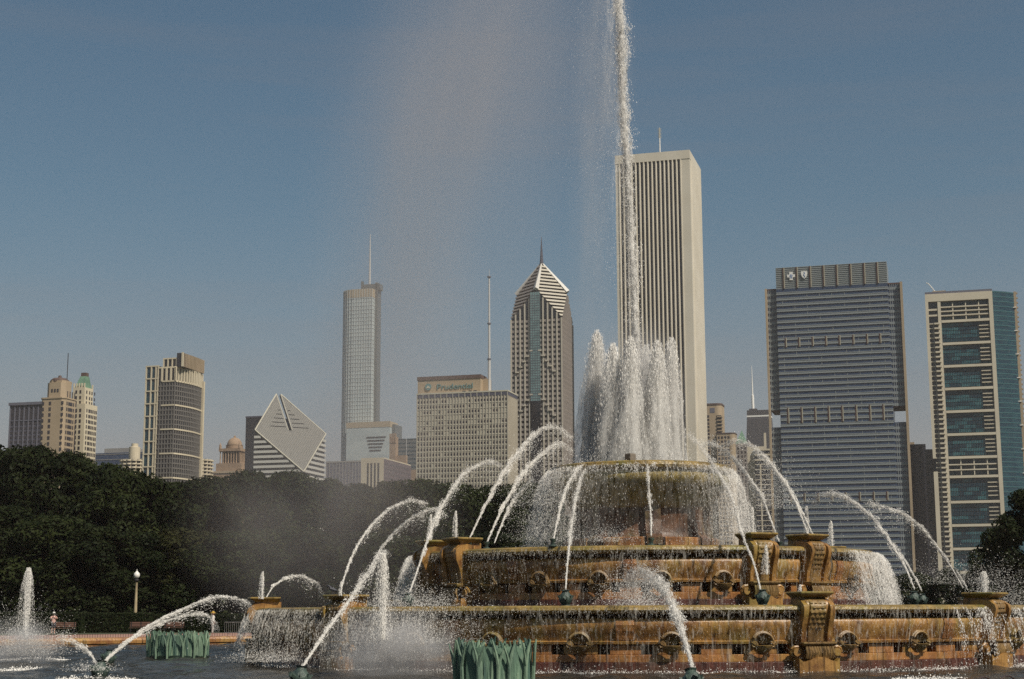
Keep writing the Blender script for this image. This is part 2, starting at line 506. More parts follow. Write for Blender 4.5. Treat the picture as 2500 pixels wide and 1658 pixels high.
def cap_mesh():
    m = MB()
    lay = [(.40,.62,2.22),(.42,.66,2.25),(.49,.76,2.30),(.54,.82,2.345),(.54,.82,2.375),(.51,.79,2.40)]
    for w, d, z in lay:
        m.v += [(-w,-d-.08,z),(w,-d-.08,z),(w,.12+d*.1,z),(-w,.12+d*.1,z)]
    for i in range(len(lay)-1):
        for j in range(4):
            m.f.append((i*4+j, i*4+(j+1)%4, (i+1)*4+(j+1)%4, (i+1)*4+j))
    e = (len(lay)-1)*4; m.f.append((e,e+1,e+2,e+3)); m.f.append((3,2,1,0))
    return m
def carved_panel():
    """relief of overlapping leaves over fluting, following the body's curve"""
    m = MB(); nu, nv = 15, 44
    pz = [2.20,2.12,1.98,1.78,1.55,1.30,1.05,.92]; py = [.64,.80,.89,.87,.77,.67,.61,.59]
    rr = random.Random(3)
    for j in range(nv):
        z = 2.20 + (.92-2.20)*j/(nv-1)
        y = float(np.interp(-z, [-q for q in pz], py))
        for i in range(nu):
            x = -.29 + .58*i/(nu-1)
            if z > 1.28:
                row = int((2.2-z)/.15); ph = ((x/.145 + .5*(row % 2)) % 1.0)
                q = ((2.2-z) % .15)/.15
                h = .02 + .055*q*max(0, 1-abs(ph-.5)*2.2)**.6 + rr.uniform(-.008,.008)
            else:
                h = .02 + .025*abs(math.sin(x/.58*math.pi*5))
            if i in (0, nu-1): h = -.02
            m.v.append((x, -(y+h), z))
    for j in range(nv-1):
        for i in range(nu-1):
            m.f.append((j*nu+i, (j+1)*nu+i, (j+1)*nu+i+1, j*nu+i+1))
    return m
def shelf_mesh():
    m = MB()
    for w, d, z in [(.44,.78,.74),(.52,.92,.80),(.54,.96,.85),(.54,.96,.885),(.50,.92,.90)]:
        m.v += [(-w,-d,z),(w,-d,z),(w,.2,z),(-w,.2,z)]
    for i in range(4):
        for j in range(4): m.f.append((i*4+j, i*4+(j+1)%4, (i+1)*4+(j+1)%4, (i+1)*4+j))
    m.f.append((16,17,18,19)); m.f.append((3,2,1,0))
    return m
def bowl_mesh():
    """planter block below the shelf: waved upper edge"""
    m = MB(); n = 12
    front, back = [], []
    for i in range(n+1):
        x = -.66 + 1.32*i/n; t = abs(x)/.66
        zt = .46 - .14*(1-math.cos(min(1,t*1.2)*math.pi))/2 + (.10 if t > .9 else 0)
        front.append((x, -.98 + .12*t*t, zt))
    b = 0
    for x, y, z in front: m.v += [(x,y,-.3),(x,y,z),(x,.2,z),(x,.2,-.3)]
    for i in range(n):
        for j in range(3):
            m.f.append((i*4+j,(i+1)*4+j,(i+1)*4+j+1,i*4+j+1))
    m.f.append((0,1,2,3)); m.f.append(tuple(n*4+j for j in (3,2,1,0)))
    return m
def acanthus():
    m = MB(); rr = random.Random(5)
    for i in range(11):
        x = -.42 + .084*i
        m.tube([(x,-.86,.42),(x+rr.uniform(-.02,.02),-.93,.58),(x,-.88,.76)], [.045,.05,.04], 6)
    return m
def scroll():
    m = MB()
    m.tube([(.18*(1-q/22)*math.cos(q*.62), -.03*math.sin(q), .18*(1-q/22)*math.sin(q*.62)) for q in range(20)], .05, 6)
    m.tube([(0,-.12,0),(0,.14,0)], .12, 10)
    return m

def make_pedestal():
    p = link('pedestal', pedestal_body().mesh('pedestal', STONE, True), fountain)
    link('cap', cap_mesh().mesh('cap', STONE_RIM), p)
    ck = cheek().mesh('cheek', STONE, True)
    for sx in (-1, 1):
        c = link('cheek', ck, p); c.location = (sx*.435, 0, 0)
    link('carved_panel', carved_panel().mesh('carved_panel', STONE_DARK, True), p)
    link('shelf', shelf_mesh().mesh('shelf', STONE_DARK), p)
    link('planter', bowl_mesh().mesh('planter', STONE), p)
    link('leaf_frieze', acanthus().mesh('leaf_frieze', STONE_DARK, True), p)
    sm = scroll().mesh('scroll', STONE, True)
    for sx in (-1, 1):
        c = link('scroll', sm, p); c.location = (sx*.66, -.62, .60)
    return p

PED0 = make_pedestal()
def put_ped(p, a, r, z, sz):
    t = R(a); p.location = (r*math.sin(t), -r*math.cos(t), z); p.rotation_euler = (0,0,t); p.scale = (1,1,sz)
PHI = 34.6
lower_ped = [PHI + 90*k + s*14.5 for k in range(4) for s in (-1,1)]
mid_ped = [PHI + 90*k + s*7.5 for k in range(4) for s in (-1,1)]
peds = [(a, 14.5, 0.0, 1.0) for a in lower_ped] + [(a, 8.40, 1.85, 1.10) for a in mid_ped]
for i, q in enumerate(peds):
    put_ped(PED0 if i == 0 else copy_tree(PED0, fountain), *q)

def near(a, lst, d):
    return any(abs((a - b + 180) % 360 - 180) < d for b in lst)

SHELL = shell_mesh().mesh('shell_niche', STONE_DARK, True)  # darker stone paints the shade of the hollow over the whole niche
def basin(name, Rr, zb, hs, peds_, nb, nshell, sh0, ped_gap):
    """one tier: Rr = rim radius, zb = base level, hs = vertical scale"""
    q = Rr - 15.2
    Z = lambda z: zb + z*hs
    body = MB()
    body.lathe([(14.1+q,Z(.0)),(14.1+q,Z(.82)),(14.6+q,Z(.83)),(14.90+q,Z(.85)),(14.92+q,Z(.92)),(14.86+q,Z(.95)),(14.88+q,Z(1.02)),(14.93+q,Z(1.14)),(14.98+q,Z(1.26)),(15.01+q,Z(1.38)),
                (15.01+q,Z(1.50)),(14.97+q,Z(1.57)),(14.88+q,Z(1.62)),(14.55+q,Z(1.66)),(14.42+q,Z(1.74)),(14.6+q,Z(1.76)),(14.6+q,Z(1.9)),(14.0+q,Z(1.9)),(13.6+q,Z(1.5))], 160)
    b = body.build(name, STONE, fountain, True)
    half = math.pi/nb*0.997
    st = arc_block(0,0,0,0,half,prof=[(14.55+q,Z(1.74)),(15.0+q,Z(1.74)),(15.14+q,Z(1.79)),(15.2+q,Z(1.86)),(15.17+q,Z(1.95)),(15.08+q,Z(2.0)),(14.75+q,Z(2.0)),(14.62+q,Z(1.97))],seg=3).mesh('rim_stone', STONE_RIM)
    ring('rim_stone', st, b, [360/nb*(i+.31) for i in range(nb)])
    pl = arc_block(14.0+q,14.92+q,Z(-.5),Z(.31),math.pi/nb*.998).mesh('plinth_stone', GRANITE)
    ring('plinth_stone', pl, b, [360/nb*(i+.1) for i in range(nb)])
    nc = nshell*2
    co = arc_block(14.0+q,14.83+q,Z(.312),Z(.535),math.pi/nc*.996,.012).mesh('course_stone', STONE_OR)
    ring('course_stone', co, b, [sh0 + 360/nc*(i+.5) for i in range(nc)])
    sp = 360/nshell
    shells = [sh0 + sp*i for i in range(nshell)]
    # band with square openings either side of every shell
    wide = arc_block(14.0+q,14.80+q,Z(.54),Z(.822),R(sp*.17),.012).mesh('band_block', STONE_OR)
    ring('band_block', wide, b, [a + sp/2 for a in shells])
    mid_ = arc_block(14.0+q,14.78+q,Z(.54),Z(.822),R(sp*.19),.012).mesh('shell_block', STONE)
    ring('shell_block', mid_, b, shells)
    pil = arc_block(0,0,0,0,R(sp*.10),prof=[(14.5+q,Z(.96)),(14.91+q,Z(.955)),(14.96+q,Z(1.10)),(15.02+q,Z(1.24)),(15.06+q,Z(1.42)),(15.02+q,Z(1.57)),(14.5+q,Z(1.60))]).mesh('pilaster', STONE_OR)
    ring('pilaster', pil, b, [a + sp/2 for k_, a in enumerate(shells) if not near(a+sp/2, peds_, ped_gap) and k_ % 2 == 0])
    for a in shells:
        if near(a, peds_, ped_gap): continue
        o = link('shell_niche', SHELL, b); t = R(a); r_ = 14.86+q
        o.location = (r_*math.sin(t), -r_*math.cos(t), Z(.86)); o.rotation_euler = (0,0,t); o.scale = (1,1,hs)
    w = MB().lathe([(.01,Z(1.93)),(14.7+q,Z(1.93))], 96).build('basin_water', WATER, b)
    return b
LOWER = basin('lower_basin', 15.2, 0.0, 1.0, lower_ped, 44, 34, -7.3, 4.2)
MIDDLE = basin('middle_basin', 9.1, 1.9, 1.075, mid_ped, 26, 26, -9.5, 6.2)

# upper basin: wide bowl on a recessed red drum with buttresses
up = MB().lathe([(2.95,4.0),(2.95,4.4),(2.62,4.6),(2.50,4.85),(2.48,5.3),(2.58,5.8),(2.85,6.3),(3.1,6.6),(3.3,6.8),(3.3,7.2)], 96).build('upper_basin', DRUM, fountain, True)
mo = MB().lathe([(2.64,5.75),(2.78,5.85),(2.98,6.15),(3.20,6.42),(3.40,6.62),(3.50,6.78),(3.53,6.95),(3.47,7.14),(3.3,7.16)], 96).build('moulding', STONE_MOSS, up, True)
st = arc_block(0,0,0,0,math.pi/18*.997,prof=[(3.1,7.16),(3.50,7.16),(3.62,7.22),(3.66,7.32),(3.63,7.43),(3.55,7.48),(3.2,7.48),(3.1,7.4)],seg=4).mesh('rim_stone', STONE_RIM)
ring('rim_stone', st, up, [20*i+7 for i in range(18)])
but = MB()
pr = [(-2.2,4.35),(-3.05,4.35),(-3.05,4.6),(-2.85,4.75),(-2.72,5.3),(-2.72,5.7),(-2.78,5.9),(-2.2,5.9)]
k = len(pr)
but.add([(-.3,y,z) for y,z in pr]+[(.3,y,z) for y,z in pr],[tuple(range(k)),tuple(range(2*k-1,k-1,-1))]+[(i,k+i,k+(i+1)%k,(i+1)%k) for i in range(k)])
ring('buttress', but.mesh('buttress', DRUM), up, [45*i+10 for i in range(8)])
blk = arc_block(2.6,3.1,4.05,4.62,R(15),.03).mesh('base_block', STONE_OR)
ring('base_block', blk, up, [45*i-12.5 for i in range(8)])
MB().lathe([(.01,7.40),(3.3,7.40)], 64).build('basin_water', WATER, up)
cb = MB().lathe([(.0,7.78),(.19,7.78),(.21,7.74),(.21,7.3)], 4, c=(-.35,-3.0,0)).build('lamp_housing', HOUSING, up)

# ------------------------------------------------------------------ bronze nozzles
def nozzle_head():
    """bronze fish-headed spout: scaled neck, gaping collar, fins, plinth"""
    m = MB()
    m.lathe([(.20,-.25),(.20,.0),(.16,.05),(.14,.12),(.19,.2),(.22,.30),(.19,.40),(.13,.46),(.10,.52),(.13,.56),(.10,.56),(.08,.48)], 12)
    for i in range(8):
        a = 2*math.pi*i/8
        c, s_ = math.cos(a), math.sin(a)
        m.add([(.17*c,.17*s_,.22),(.17*c,.17*s_,.40),(.27*c,.27*s_,.40)],[(0,1,2)])
    m.tube([(0,-.16,.30),(0,-.28,.36),(0,-.30,.30)], [.08,.06,.03], 6)
    return m
NOZ = nozzle_head().mesh('nozzle', BRONZE_DK, True)
def small_nozzle():
    m = MB()
    m.lathe([(.13,0),(.13,.03),(.06,.06),(.06,.14),(.10,.19),(.10,.23),(.05,.23)], 10)
    return m
SNOZ = small_nozzle().mesh('nozzle', BRONZE_DK, True)
def nozzle(me, p, tilt=0.0, az=0.0, s=1.0):
    o = link('nozzle', me, fountain)
    lp = Matrix.Rotation(-FROT, 3, 'Z') @ (Vector(p) - FC)
    o.location = lp; o.rotation_euler = (tilt, 0, az); o.scale = (s,s,s)
    return o

# ------------------------------------------------------------------ water in the air
WC = (.95,.92,.87)
SH_PLUME = sheet_mat('foam_plume', (.97,.95,.91), 5.0, (1,1,.14), .25, .62, .92, even=4, trans=.45, detail=4)
SH_JET = sheet_mat('foam_column', (.95,.93,.89), 6.0, (1,1,.45), .34, .66, .85, even=2.6, trans=.4)
SH_ARC = sheet_mat('foam_stream', (.82,.79,.74), 9.0, (1,1,1), .38, .66, .85, even=1.0)
SH_VEIL = sheet_mat('foam_veil', WC, 9.0, (1,1,.12), .40, .72, .75)
SH_WALL = sheet_mat('wall_sheet', (.82,.78,.70), 8.0, (1.5,1.5,.14), .53, .72, .75, even=.6)
def grid_sheet(name, rows, mat_, parent, thick, closed=True, origin=None):
    """rows: (k,m,3) world points; thick: (k,) or (k,m) how much foam there is"""
    rows = np.asarray(rows, dtype=np.float32); k, m, _ = rows.shape
    org = np.array(origin if origin is not None else (0,0,0), dtype=np.float32)
    i_, j_ = np.meshgrid(np.arange(k-1), np.arange(m if closed else m-1), indexing='ij'); j2 = (j_+1) % m
    Fq = np.stack([i_*m+j_, i_*m+j2, (i_+1)*m+j2, (i_+1)*m+j_],-1).reshape(-1,4)
    me = np_mesh(name, (rows-org).reshape(-1,3), Fq, mat_, True)
    th = np.asarray(thick, dtype=np.float32)
    if th.ndim == 1: th = np.repeat(th[:,None], m, 1)
    a_ = me.attributes.new('thick','FLOAT','POINT'); a_.data.foreach_set('value', th.ravel())
    o = link(name, me, parent)
    return o
def drops(name, C, size, mat_, dirs=None, elong=1.0, origin=None):
    """tiny four-cornered flakes of water, long axis along the flight"""
    C = np.asarray(C, dtype=np.float32); n = len(C)
    org = np.array(origin if origin is not None else C.mean(0), dtype=np.float32)
    A = rng.normal(size=(n,2,3)).astype(np.float32)
    d = A[:,0] if dirs is None else np.broadcast_to(np.asarray(dirs,dtype=np.float32),(n,3))
    e0 = d/np.linalg.norm(d,axis=1,keepdims=True)
    e1 = np.cross(e0, A[:,1]); e1 /= np.linalg.norm(e1,axis=1,keepdims=True)
    sz = np.asarray(size,dtype=np.float32)[:,None]
    el = np.broadcast_to(np.asarray(elong,dtype=np.float32),(n,))[:,None]
    c = C-org
    V = np.stack([c-e0*sz*el, c-e1*sz*.9, c+e0*sz*el, c+e1*sz*.9],1)
    b_ = (np.arange(n,dtype=np.int32)*4)[:,None,None]
    Fc = (np.array([[0,1,2],[0,2,3]],dtype=np.int32)[None]+b_).reshape(-1,3)
    return V.reshape(-1,3), Fc, org
def drop_obj(name, C, size, mat_, dirs=None, elong=1.0, origin=None, extra=None):
    V, Fc, org = drops(name, C, size, mat_, dirs, elong, origin)
    if extra is not None:
        ev, ef = extra
        ef = np.asarray(ef,dtype=np.int32)+len(V); V = np.concatenate([V, np.asarray(ev,dtype=np.float32)-org]); Fc = np.concatenate([Fc, ef])
    o = link(name, np_mesh(name, V, Fc, mat_))
    o.location = org
    return o
def smooth_path(P, n=80):
    P = np.asarray(P, dtype=float)
    if len(P) == 2: return np.array([P[0]+(P[1]-P[0])*t for t in np.linspace(0,1,n)])
    Q = np.vstack([2*P[0]-P[1], P, 2*P[-1]-P[-2]])
    out = []
    m = len(P)-1
    for t in np.linspace(0, m, n):
        i = min(int(t), m-1); u = t-i
        p0,p1,p2,p3 = Q[i],Q[i+1],Q[i+2],Q[i+3]
        out.append(.5*((2*p1)+(-p0+p2)*u+(2*p0-5*p1+4*p2-p3)*u*u+(-p0+3*p1-3*p2+p3)*u**3))
    return np.array(out)
def path_px(pts, Y0, Y1):
    n = len(pts)
    return [tuple(at(x, y, Y0+(Y1-Y0)*i/(n-1))) for i,(x,y) in enumerate(pts)]
def tri_tube(path, rad, n=5):
    m = MB().tube([tuple(p) for p in path], list(rad), n, cap=False)
    f = []
    for q in m.f:
        f += [(q[0],q[1],q[2]),(q[0],q[2],q[3])]
    return np.array(m.v), np.array(f)
JETS = []
def jet(label, pts, Y0, Y1, n=3500, r0=.05, r1=.22, fall=.6, core=.55, size=(.004,.010), name='water_jet', wind=-.15, group=None):
    """an arcing jet: tight stream at the nozzle that breaks up into clumps and falling spray"""
    P = smooth_path(path_px(pts, Y0, Y1), 90)
    n = int(n*1.15); r0, r1 = r0*.58, r1*.45
    seg = np.linalg.norm(np.diff(P,axis=0),axis=1); L = np.concatenate([[0],np.cumsum(seg)]); tot = L[-1]
    # clumps that break the stream unevenly
    ncl = int(10+tot*5)
    cl = rng.uniform(.1,1,ncl)**.8; coff = rng.normal(size=(ncl,3))*.6
    k = rng.integers(0,ncl,n)
    free = rng.random(n) < .45
    s = np.where(free, rng.random(n)**.8, np.clip(cl[k]+rng.normal(0,.012,n),0,1))
    Pc = np.stack([np.interp(s*tot, L, P[:,i]) for i in range(3)],1)
    T = np.gradient(P, axis=0); Ti = np.stack([np.interp(s*tot, L, T[:,i]) for i in range(3)],1)
    rad = r0+(r1-r0)*s**1.3
    off = rng.normal(size=(n,3))*rad[:,None]*.5 + np.where(free,0,1)[:,None]*coff[k]*rad[:,None]*1.25
    fz = rng.exponential(1.0,n)*np.clip(s-.25,0,1)**1.2*fall*(rng.random(n)<.42)
    C = Pc+off; C[:,2] -= fz; C[:,0] += wind*fz
    sz = rng.uniform(size[0],size[1],n)*(1.15-.5*np.clip(fz,0,1))*np.where(rng.random(n)<.06,1.7,1)
    tp = P[:int(90*core)]
    tr = np.linspace(r0*.55, r0*.75, len(tp))*(1+.25*np.sin(np.arange(len(tp))*1.7))*np.linspace(1,.35,len(tp))
    ex = tri_tube(tp, tr)
    o = drop_obj(name, C, sz, DROP_JET, Ti/np.linalg.norm(Ti,axis=1,keepdims=True)+rng.normal(0,.18,(n,3)), 2.4+3.6*(1-s), origin=P[0], extra=ex)
    sp = np.linspace(0,1,90); rr_ = (r0+(r1-r0)*sp**1.2)
    aa = np.linspace(0,2*math.pi,9,endpoint=False); rw = []
    Tn = T/np.linalg.norm(T,axis=1,keepdims=True)
    jit = rng.normal(0,1,(90,9)); jit = (jit+np.roll(jit,1,0)+np.roll(jit,-1,0))/1.8
    for i_ in range(90):
        u_ = np.cross(Tn[i_],[0,1,.3]); u_ /= np.linalg.norm(u_); v_ = np.cross(Tn[i_],u_)
        rr2 = rr_[i_]*(.75+.35*sp[i_]*jit[i_])
        rw.append(P[i_][None]+(np.cos(aa)*rr2)[:,None]*u_[None]+(np.sin(aa)*rr2)[:,None]*v_[None])
    grid_sheet('stream', rw, SH_ARC, o, np.clip(1.35-1.2*sp,0,1), origin=P[0])
    tag(o, label, 'water jet', group)
    JETS.append(o)
    return o
G1 = 'jets arcing inward over the basins'
# left, from pool ring and lower basin
jet('thick jet rising from pool nozzle at lower left toward lower basin', [(240,1628),(300,1574),(365,1528),(440,1490),(510,1462),(560,1458),(605,1472),(612,1490)], 45, 51, 3800, .06, .15, .35)
jet('fainter lower branch of the jet at the left green reeds', [(241,1630),(300,1578),(362,1536),(430,1508),(495,1500),(522,1520),(530,1542)], 45, 50, 2200, .05, .2, .3, core=.3)
jet('broken spray thrown left from the pool nozzle at lower left', [(236,1622),(222,1600),(200,1580),(170,1562),(140,1558)], 45, 45, 700, .05, .35, .3, core=.1)
jet('straight slanting jet from pool nozzle left of the reeds to lower basin', [(729,1642),(772,1578),(814,1517),(850,1470),(880,1425),(907,1388),(930,1352),(945,1352)], 39.3, 48, 4200, .07, .24, .5)
jet('jet arcing over the left end of lower basin from its rim nozzle', [(830,1449),(842,1405),(857,1364),(885,1312),(920,1269),(960,1238),(1005,1223),(1040,1232)], 56, 60, 3000, .05, .2, .7)
jet('jet arcing behind the left pedestals into middle basin', [(905,1385),(925,1350),(952,1311),(985,1280),(1015,1258),(1063,1242),(1085,1262)], 60, 60, 2400, .05, .2, .7)
jet('tall jet rising past the left pedestals of middle basin', [(1000,1446),(1022,1384),(1043,1320),(1070,1255),(1100,1200),(1125,1165),(1153,1142),(1195,1127),(1225,1140)], 52, 58, 4200, .055, .24, .9)
jet('highest jet arcing toward upper basin on the left', [(1146,1315),(1175,1255),(1205,1195),(1235,1145),(1269,1100),(1300,1065),(1332,1044),(1365,1048),(1395,1072)], 57.3, 60.5, 5200, .055, .30, 1.1)
jet('jet rising from small nozzle left of upper basin', [(1190,1322),(1222,1250),(1258,1184),(1290,1140),(1322,1110),(1364,1082),(1395,1100)], 56.8, 60, 4600, .055, .28, 1.1)
jet('thin jet between two jets left of upper basin', [(1207,1326),(1225,1280),(1245,1235),(1270,1200),(1300,1170)], 57.5, 60, 1400, .04, .2, .8)
jet('jet from dark nozzle on middle rim at front left of upper basin', [(1352,1316),(1360,1275),(1370,1232),(1385,1188),(1405,1152),(1425,1132)], 54.6, 59, 2400, .05, .14, .4)
jet('jet from bronze fish head in front of middle basin up to upper basin', [(1381,1438),(1385,1380),(1392,1310),(1402,1240),(1414,1180),(1428,1146)], 49.8, 58.8, 3400, .055, .15, .5)
jet('upright jet from nozzle at the front of middle rim to upper basin', [(1590,1308),(1589,1260),(1586,1215),(1583,1170),(1581,1134)], 54.3, 58.8, 1800, .055, .10, .2)
# right
jet('jet from bronze fish head at right arching to upper basin', [(1859,1449),(1840,1375),(1813,1308),(1800,1260),(1787,1216),(1768,1178),(1745,1142),(1715,1095),(1681,1058)], 50.2, 59, 5200, .06, .22, .7)
jet('fat spray jet from front pool nozzle landing on lower rim', [(1693,1642),(1680,1590),(1664,1540),(1650,1500),(1632,1455),(1605,1418),(1570,1402),(1545,1412),(1530,1440)], 37, 48.5, 13000, .09, .62, .8)
jet('jet from right pedestal pair arching left to upper basin', [(1972,1303),(1950,1245),(1925,1195),(1895,1150),(1860,1110),(1825,1085),(1790,1078),(1755,1095)], 55.9, 60, 5200, .055, .30, 1.0)
jet('second jet beside the right pedestal arching left', [(1984,1304),(1962,1258),(1940,1215),(1915,1175),(1885,1140),(1850,1112)], 56.5, 60, 2200, .05, .2, .8)
jet('jet rising behind the paired right pedestals', [(1903,1325),(1882,1270),(1860,1215),(1835,1175),(1805,1135),(1775,1105),(1745,1086),(1715,1080)], 57.5, 60.5, 4600, .05, .26, 1.0)
jet('long jet over blue tower base from bronze heads at right', [(2232,1437),(2210,1385),(2180,1335),(2150,1288),(2115,1250),(2075,1220),(2035,1206),(2000,1212),(1985,1235)], 53.3, 57.5, 5200, .055, .26, .8)
jet('thin inner twin of the long right jet', [(2250,1442),(2228,1400),(2205,1362),(2180,1325)], 53.8, 55.5, 1300, .045, .10, .2)
jet('rightmost arching jet crossing the tan balcony tower', [(2350,1434),(2328,1395),(2300,1352),(2270,1312),(2235,1275),(2195,1250),(2150,1236),(2115,1228)], 62, 61, 3800, .055, .2, .5)
jet('short jet spraying up beside the rightmost bronze head', [(2362,1440),(2350,1418),(2338,1396)], 62, 62, 350, .03, .06, .1)
jet('short arching spray over the left end pedestal', [(650,1458),(668,1432),(692,1415),(720,1406),(748,1412),(775,1425),(782,1445)], 55, 58, 1900, .035, .16, .35)
jet('small side trickle below the left end pedestal', [(608,1497),(596,1525),(585,1552),(578,1570)], 55.5, 56, 700, .04, .10, .1)

def bubbler(label, x, ytop, ybase, Y, n=900, w=.13):
    """small upright jet that falls back around itself"""
    p0, p1 = at(x, ybase, Y), at(x, ytop, Y)
    h = p1.z-p0.z; n = int(n*2.2)
    u = rng.random(n)
    up_ = rng.random(n) < .5
    z = np.where(up_, u*h, (1-u**2)*h*.97)
    rr_ = np.where(up_, (.03+.05*u*(1-u))*w/.13, w*(.06+.94*u**.8))
    a = rng.uniform(0,2*math.pi,n)
    q = rng.random(n)**.5
    C = np.stack([p0.x+rr_*q*np.cos(a)-.04*u*(~up_), p0.y+rr_*q*np.sin(a), p0.z+z],1)
    ex = tri_tube([tuple(p0.lerp(p1,t)) for t in np.linspace(0,.9,10)], np.linspace(.03,.006,10)*min(w/.13,1.3))
    o = drop_obj('water_jet', C, rng.uniform(.004,.010,n), DROP_JET, np.array([0,0,1.])+rng.normal(0,.15,(n,3)), 3.2, origin=p0, extra=ex)
    return tag(o, label, 'water jet')
bubbler('small upright jet standing on the left end pedestal', 640, 1396, 1462, 55.5, 900)
bubbler('slim upright jet on the second left pedestal of lower basin', 833, 1420, 1454, 50.5, 350, .07)
bubbler('small upright jet on the second left pedestal of middle basin', 1113, 1248, 1312, 57, 900)
bubbler('small upright jet on the outer left pedestal of middle basin', 1052, 1256, 1318, 58.6, 900)
bubbler('small upright jet rising by the inner right pedestal', 1838, 1238, 1302, 56, 1100, .15)
bubbler('upright jet in the water right of outer right pedestal', 2031, 1272, 1332, 59, 1100, .16)
bubbler('tall jet springing behind the outer right pedestal', 1972, 1236, 1306, 57.5, 1100, .15)
bubbler('white gush on the shelf of the inner right pedestal', 1872, 1330, 1402, 54.2, 1500, .17)
bubbler('short gush behind the cap of front right pedestal', 1955, 1428, 1452, 50, 350, .09)
bubbler('upright jet rising behind the slanting jet at left', 934, 1350, 1560, 46, 4200, .34)
bubbler('tall upright jet at the far left edge of the pool', 62, 1386, 1560, 62, 4200, .42)
bubbler('spray bursting by the rightmost pedestal', 2405, 1395, 1450, 60, 1300, .3)

# curtains falling over the basin rims
def curtain(label, Rr, z1, z0, n, vout, amin, amax, size, dens=None, strands=0, mat_=DROP, elong=2.2, wobble=.04, r_wall=None):
    """water falling from a rim: strands in wavy lines plus loose drops"""
    if strands:
        sa = rng.uniform(amin, amax, strands)
        if dens is not None: sa = sa[rng.random(len(sa)) < dens(sa)]
        k = rng.integers(0, len(sa), n)
        ph = rng.uniform(0, 6.28, len(sa)); fr = rng.uniform(2,5,len(sa)); ln = rng.uniform(.25,1.0,len(sa)); st = rng.uniform(0,.35,len(sa))*(rng.random(len(sa))<.5)
        u = st[k]+(ln[k])*rng.random(n); u = np.where(u>1, rng.random(n), u)
        a = sa[k] + (wobble*np.sin(ph[k]+fr[k]*u*4)+.02*rng.normal(size=n))/Rr*57.3
        vo = vout*(0.7+.6*rng.random(len(sa)))[k]
    else:
        a = rng.uniform(amin, amax, n)
        if dens is not None:
            keep = rng.random(n) < dens(a); a = a[keep]
        n = len(a); u = rng.random(n)
        vo = vout*rng.uniform(.5,1.25,n)
    z = z1-(z1-z0)*u
    r = Rr+.02+vo*np.sqrt(u)+rng.normal(0,.02,len(u))+ (0 if r_wall is None else 0)
    t = np.radians(a)+FROT
    C = np.stack([FC.x+r*np.sin(t), FC.y-r*np.cos(t), z],1)
    C[:,0] -= .10*u*u*(z1-z0)*.3
    o = drop_obj('water_curtain', C, rng.uniform(size[0],size[1],len(u))*(1.0-.25*u), mat_, np.array([0,0,1.]), elong, origin=(FC.x,FC.y,z0))
    return tag(o, label, 'water curtain', kind='stuff')
curtain('fine white veil of water falling from the upper basin', 3.66, 7.30, 4.05, 56000, .90, -180, 180, (.0045,.011), dens=lambda a: np.clip(.09+.95*np.abs(np.sin(np.radians(a-4)))**2.2,0,1), mat_=DROP_SOFT, elong=4.0)
curtain('strands of water running off the upper rim', 3.64, 7.38, 6.75, 7000, .25, -180, 180, (.004,.009), strands=420, elong=5.0, wobble=.03)
curtain('strands of water running down the middle basin wall', 9.1, 3.98, 2.0, 8000, .05, -120, 120, (.003,.0065), strands=950, elong=6.0, wobble=.05, mat_=STRAND)
curtain('fringe of water curling under the middle rim', 9.1, 3.96, 3.62, 7000, .06, -120, 120, (.003,.006), strands=900, elong=5.0, wobble=.02, mat_=STRAND)
curtain('fringe of water curling under the lower rim', 15.2, 1.92, 1.62, 9000, .06, -110, 110, (.0025,.006), strands=1500, elong=5.0, wobble=.02, mat_=STRAND)
curtain('loose drops off the middle rim', 9.1, 3.98, 2.0, 4000, .14, -120, 120, (.003,.007), elong=2.0)
curtain('loose sheet of water off the far right side of middle basin', 9.15, 3.98, 2.0, 14000, .75, 52, 100, (.0045,.011), mat_=DROP_SOFT, elong=4.0)
curtain('loose sheet of water off the far left side of middle basin', 9.15, 3.98, 2.0, 9000, .55, -105, -60, (.0045,.011), mat_=DROP_SOFT, elong=4.0)
curtain('strands of water running down the lower basin wall', 15.2, 1.93, .05, 9000, .06, -110, 110, (.0025,.006), strands=1500, elong=6.0, wobble=.05, mat_=STRAND)
curtain('loose drops off the lower rim', 15.2, 1.93, .05, 5000, .16, -110, 110, (.003,.007), elong=2.0)
curtain('thick sheet of falling water at the left end of lower basin', 15.2, 1.93, .05, 14000, .55, -84, -24, (.003,.009), strands=420, elong=5.5, wobble=.06, mat_=STRAND)
curtain('loose sheet of water at the right end of lower basin', 15.2, 1.93, .05, 14000, .5, 40, 100, (.005,.014), strands=260, elong=3.0)

def rim_sheet(label, Rr, z1, z0, vout, a0, a1, mat_, prof=None, thick=(.9,.6), n=240, k=14, front=1.0):
    rw, th = [], []
    for u in np.linspace(0,1,k):
        a = np.radians(np.linspace(a0,a1,n))+FROT
        r = (Rr+.03+vout*math.sqrt(u) if prof is None else float(np.interp(u,*prof)))*(1+.004*np.sin(a*53+u*3))
        rw.append(np.stack([FC.x+r*np.sin(a)-.03*u*u*(z1-z0), FC.y-r*np.cos(a), np.full(n,z1-(z1-z0)*u)],1)); th.append((thick[0]+(thick[1]-thick[0])*u)*(front+(1-front)*np.abs(np.sin(a-FROT-.07))**2.3))
    o = grid_sheet('water_sheet', rw, mat_, None, np.array(th), closed=False, origin=(FC.x,FC.y,z0)); o.location = (FC.x,FC.y,z0)
    return tag(o, label, 'water sheet', kind='stuff')
rim_sheet('torn white sheet of water falling outside the upper basin', 3.66, 7.34, 4.1, .85, -178, 178, SH_VEIL, thick=(.80,.55), front=.06)
rim_sheet('thin sheet of water falling close round the upper basin', 3.64, 7.36, 4.1, .35, -178, 178, SH_VEIL, thick=(.70,.10), front=.12)
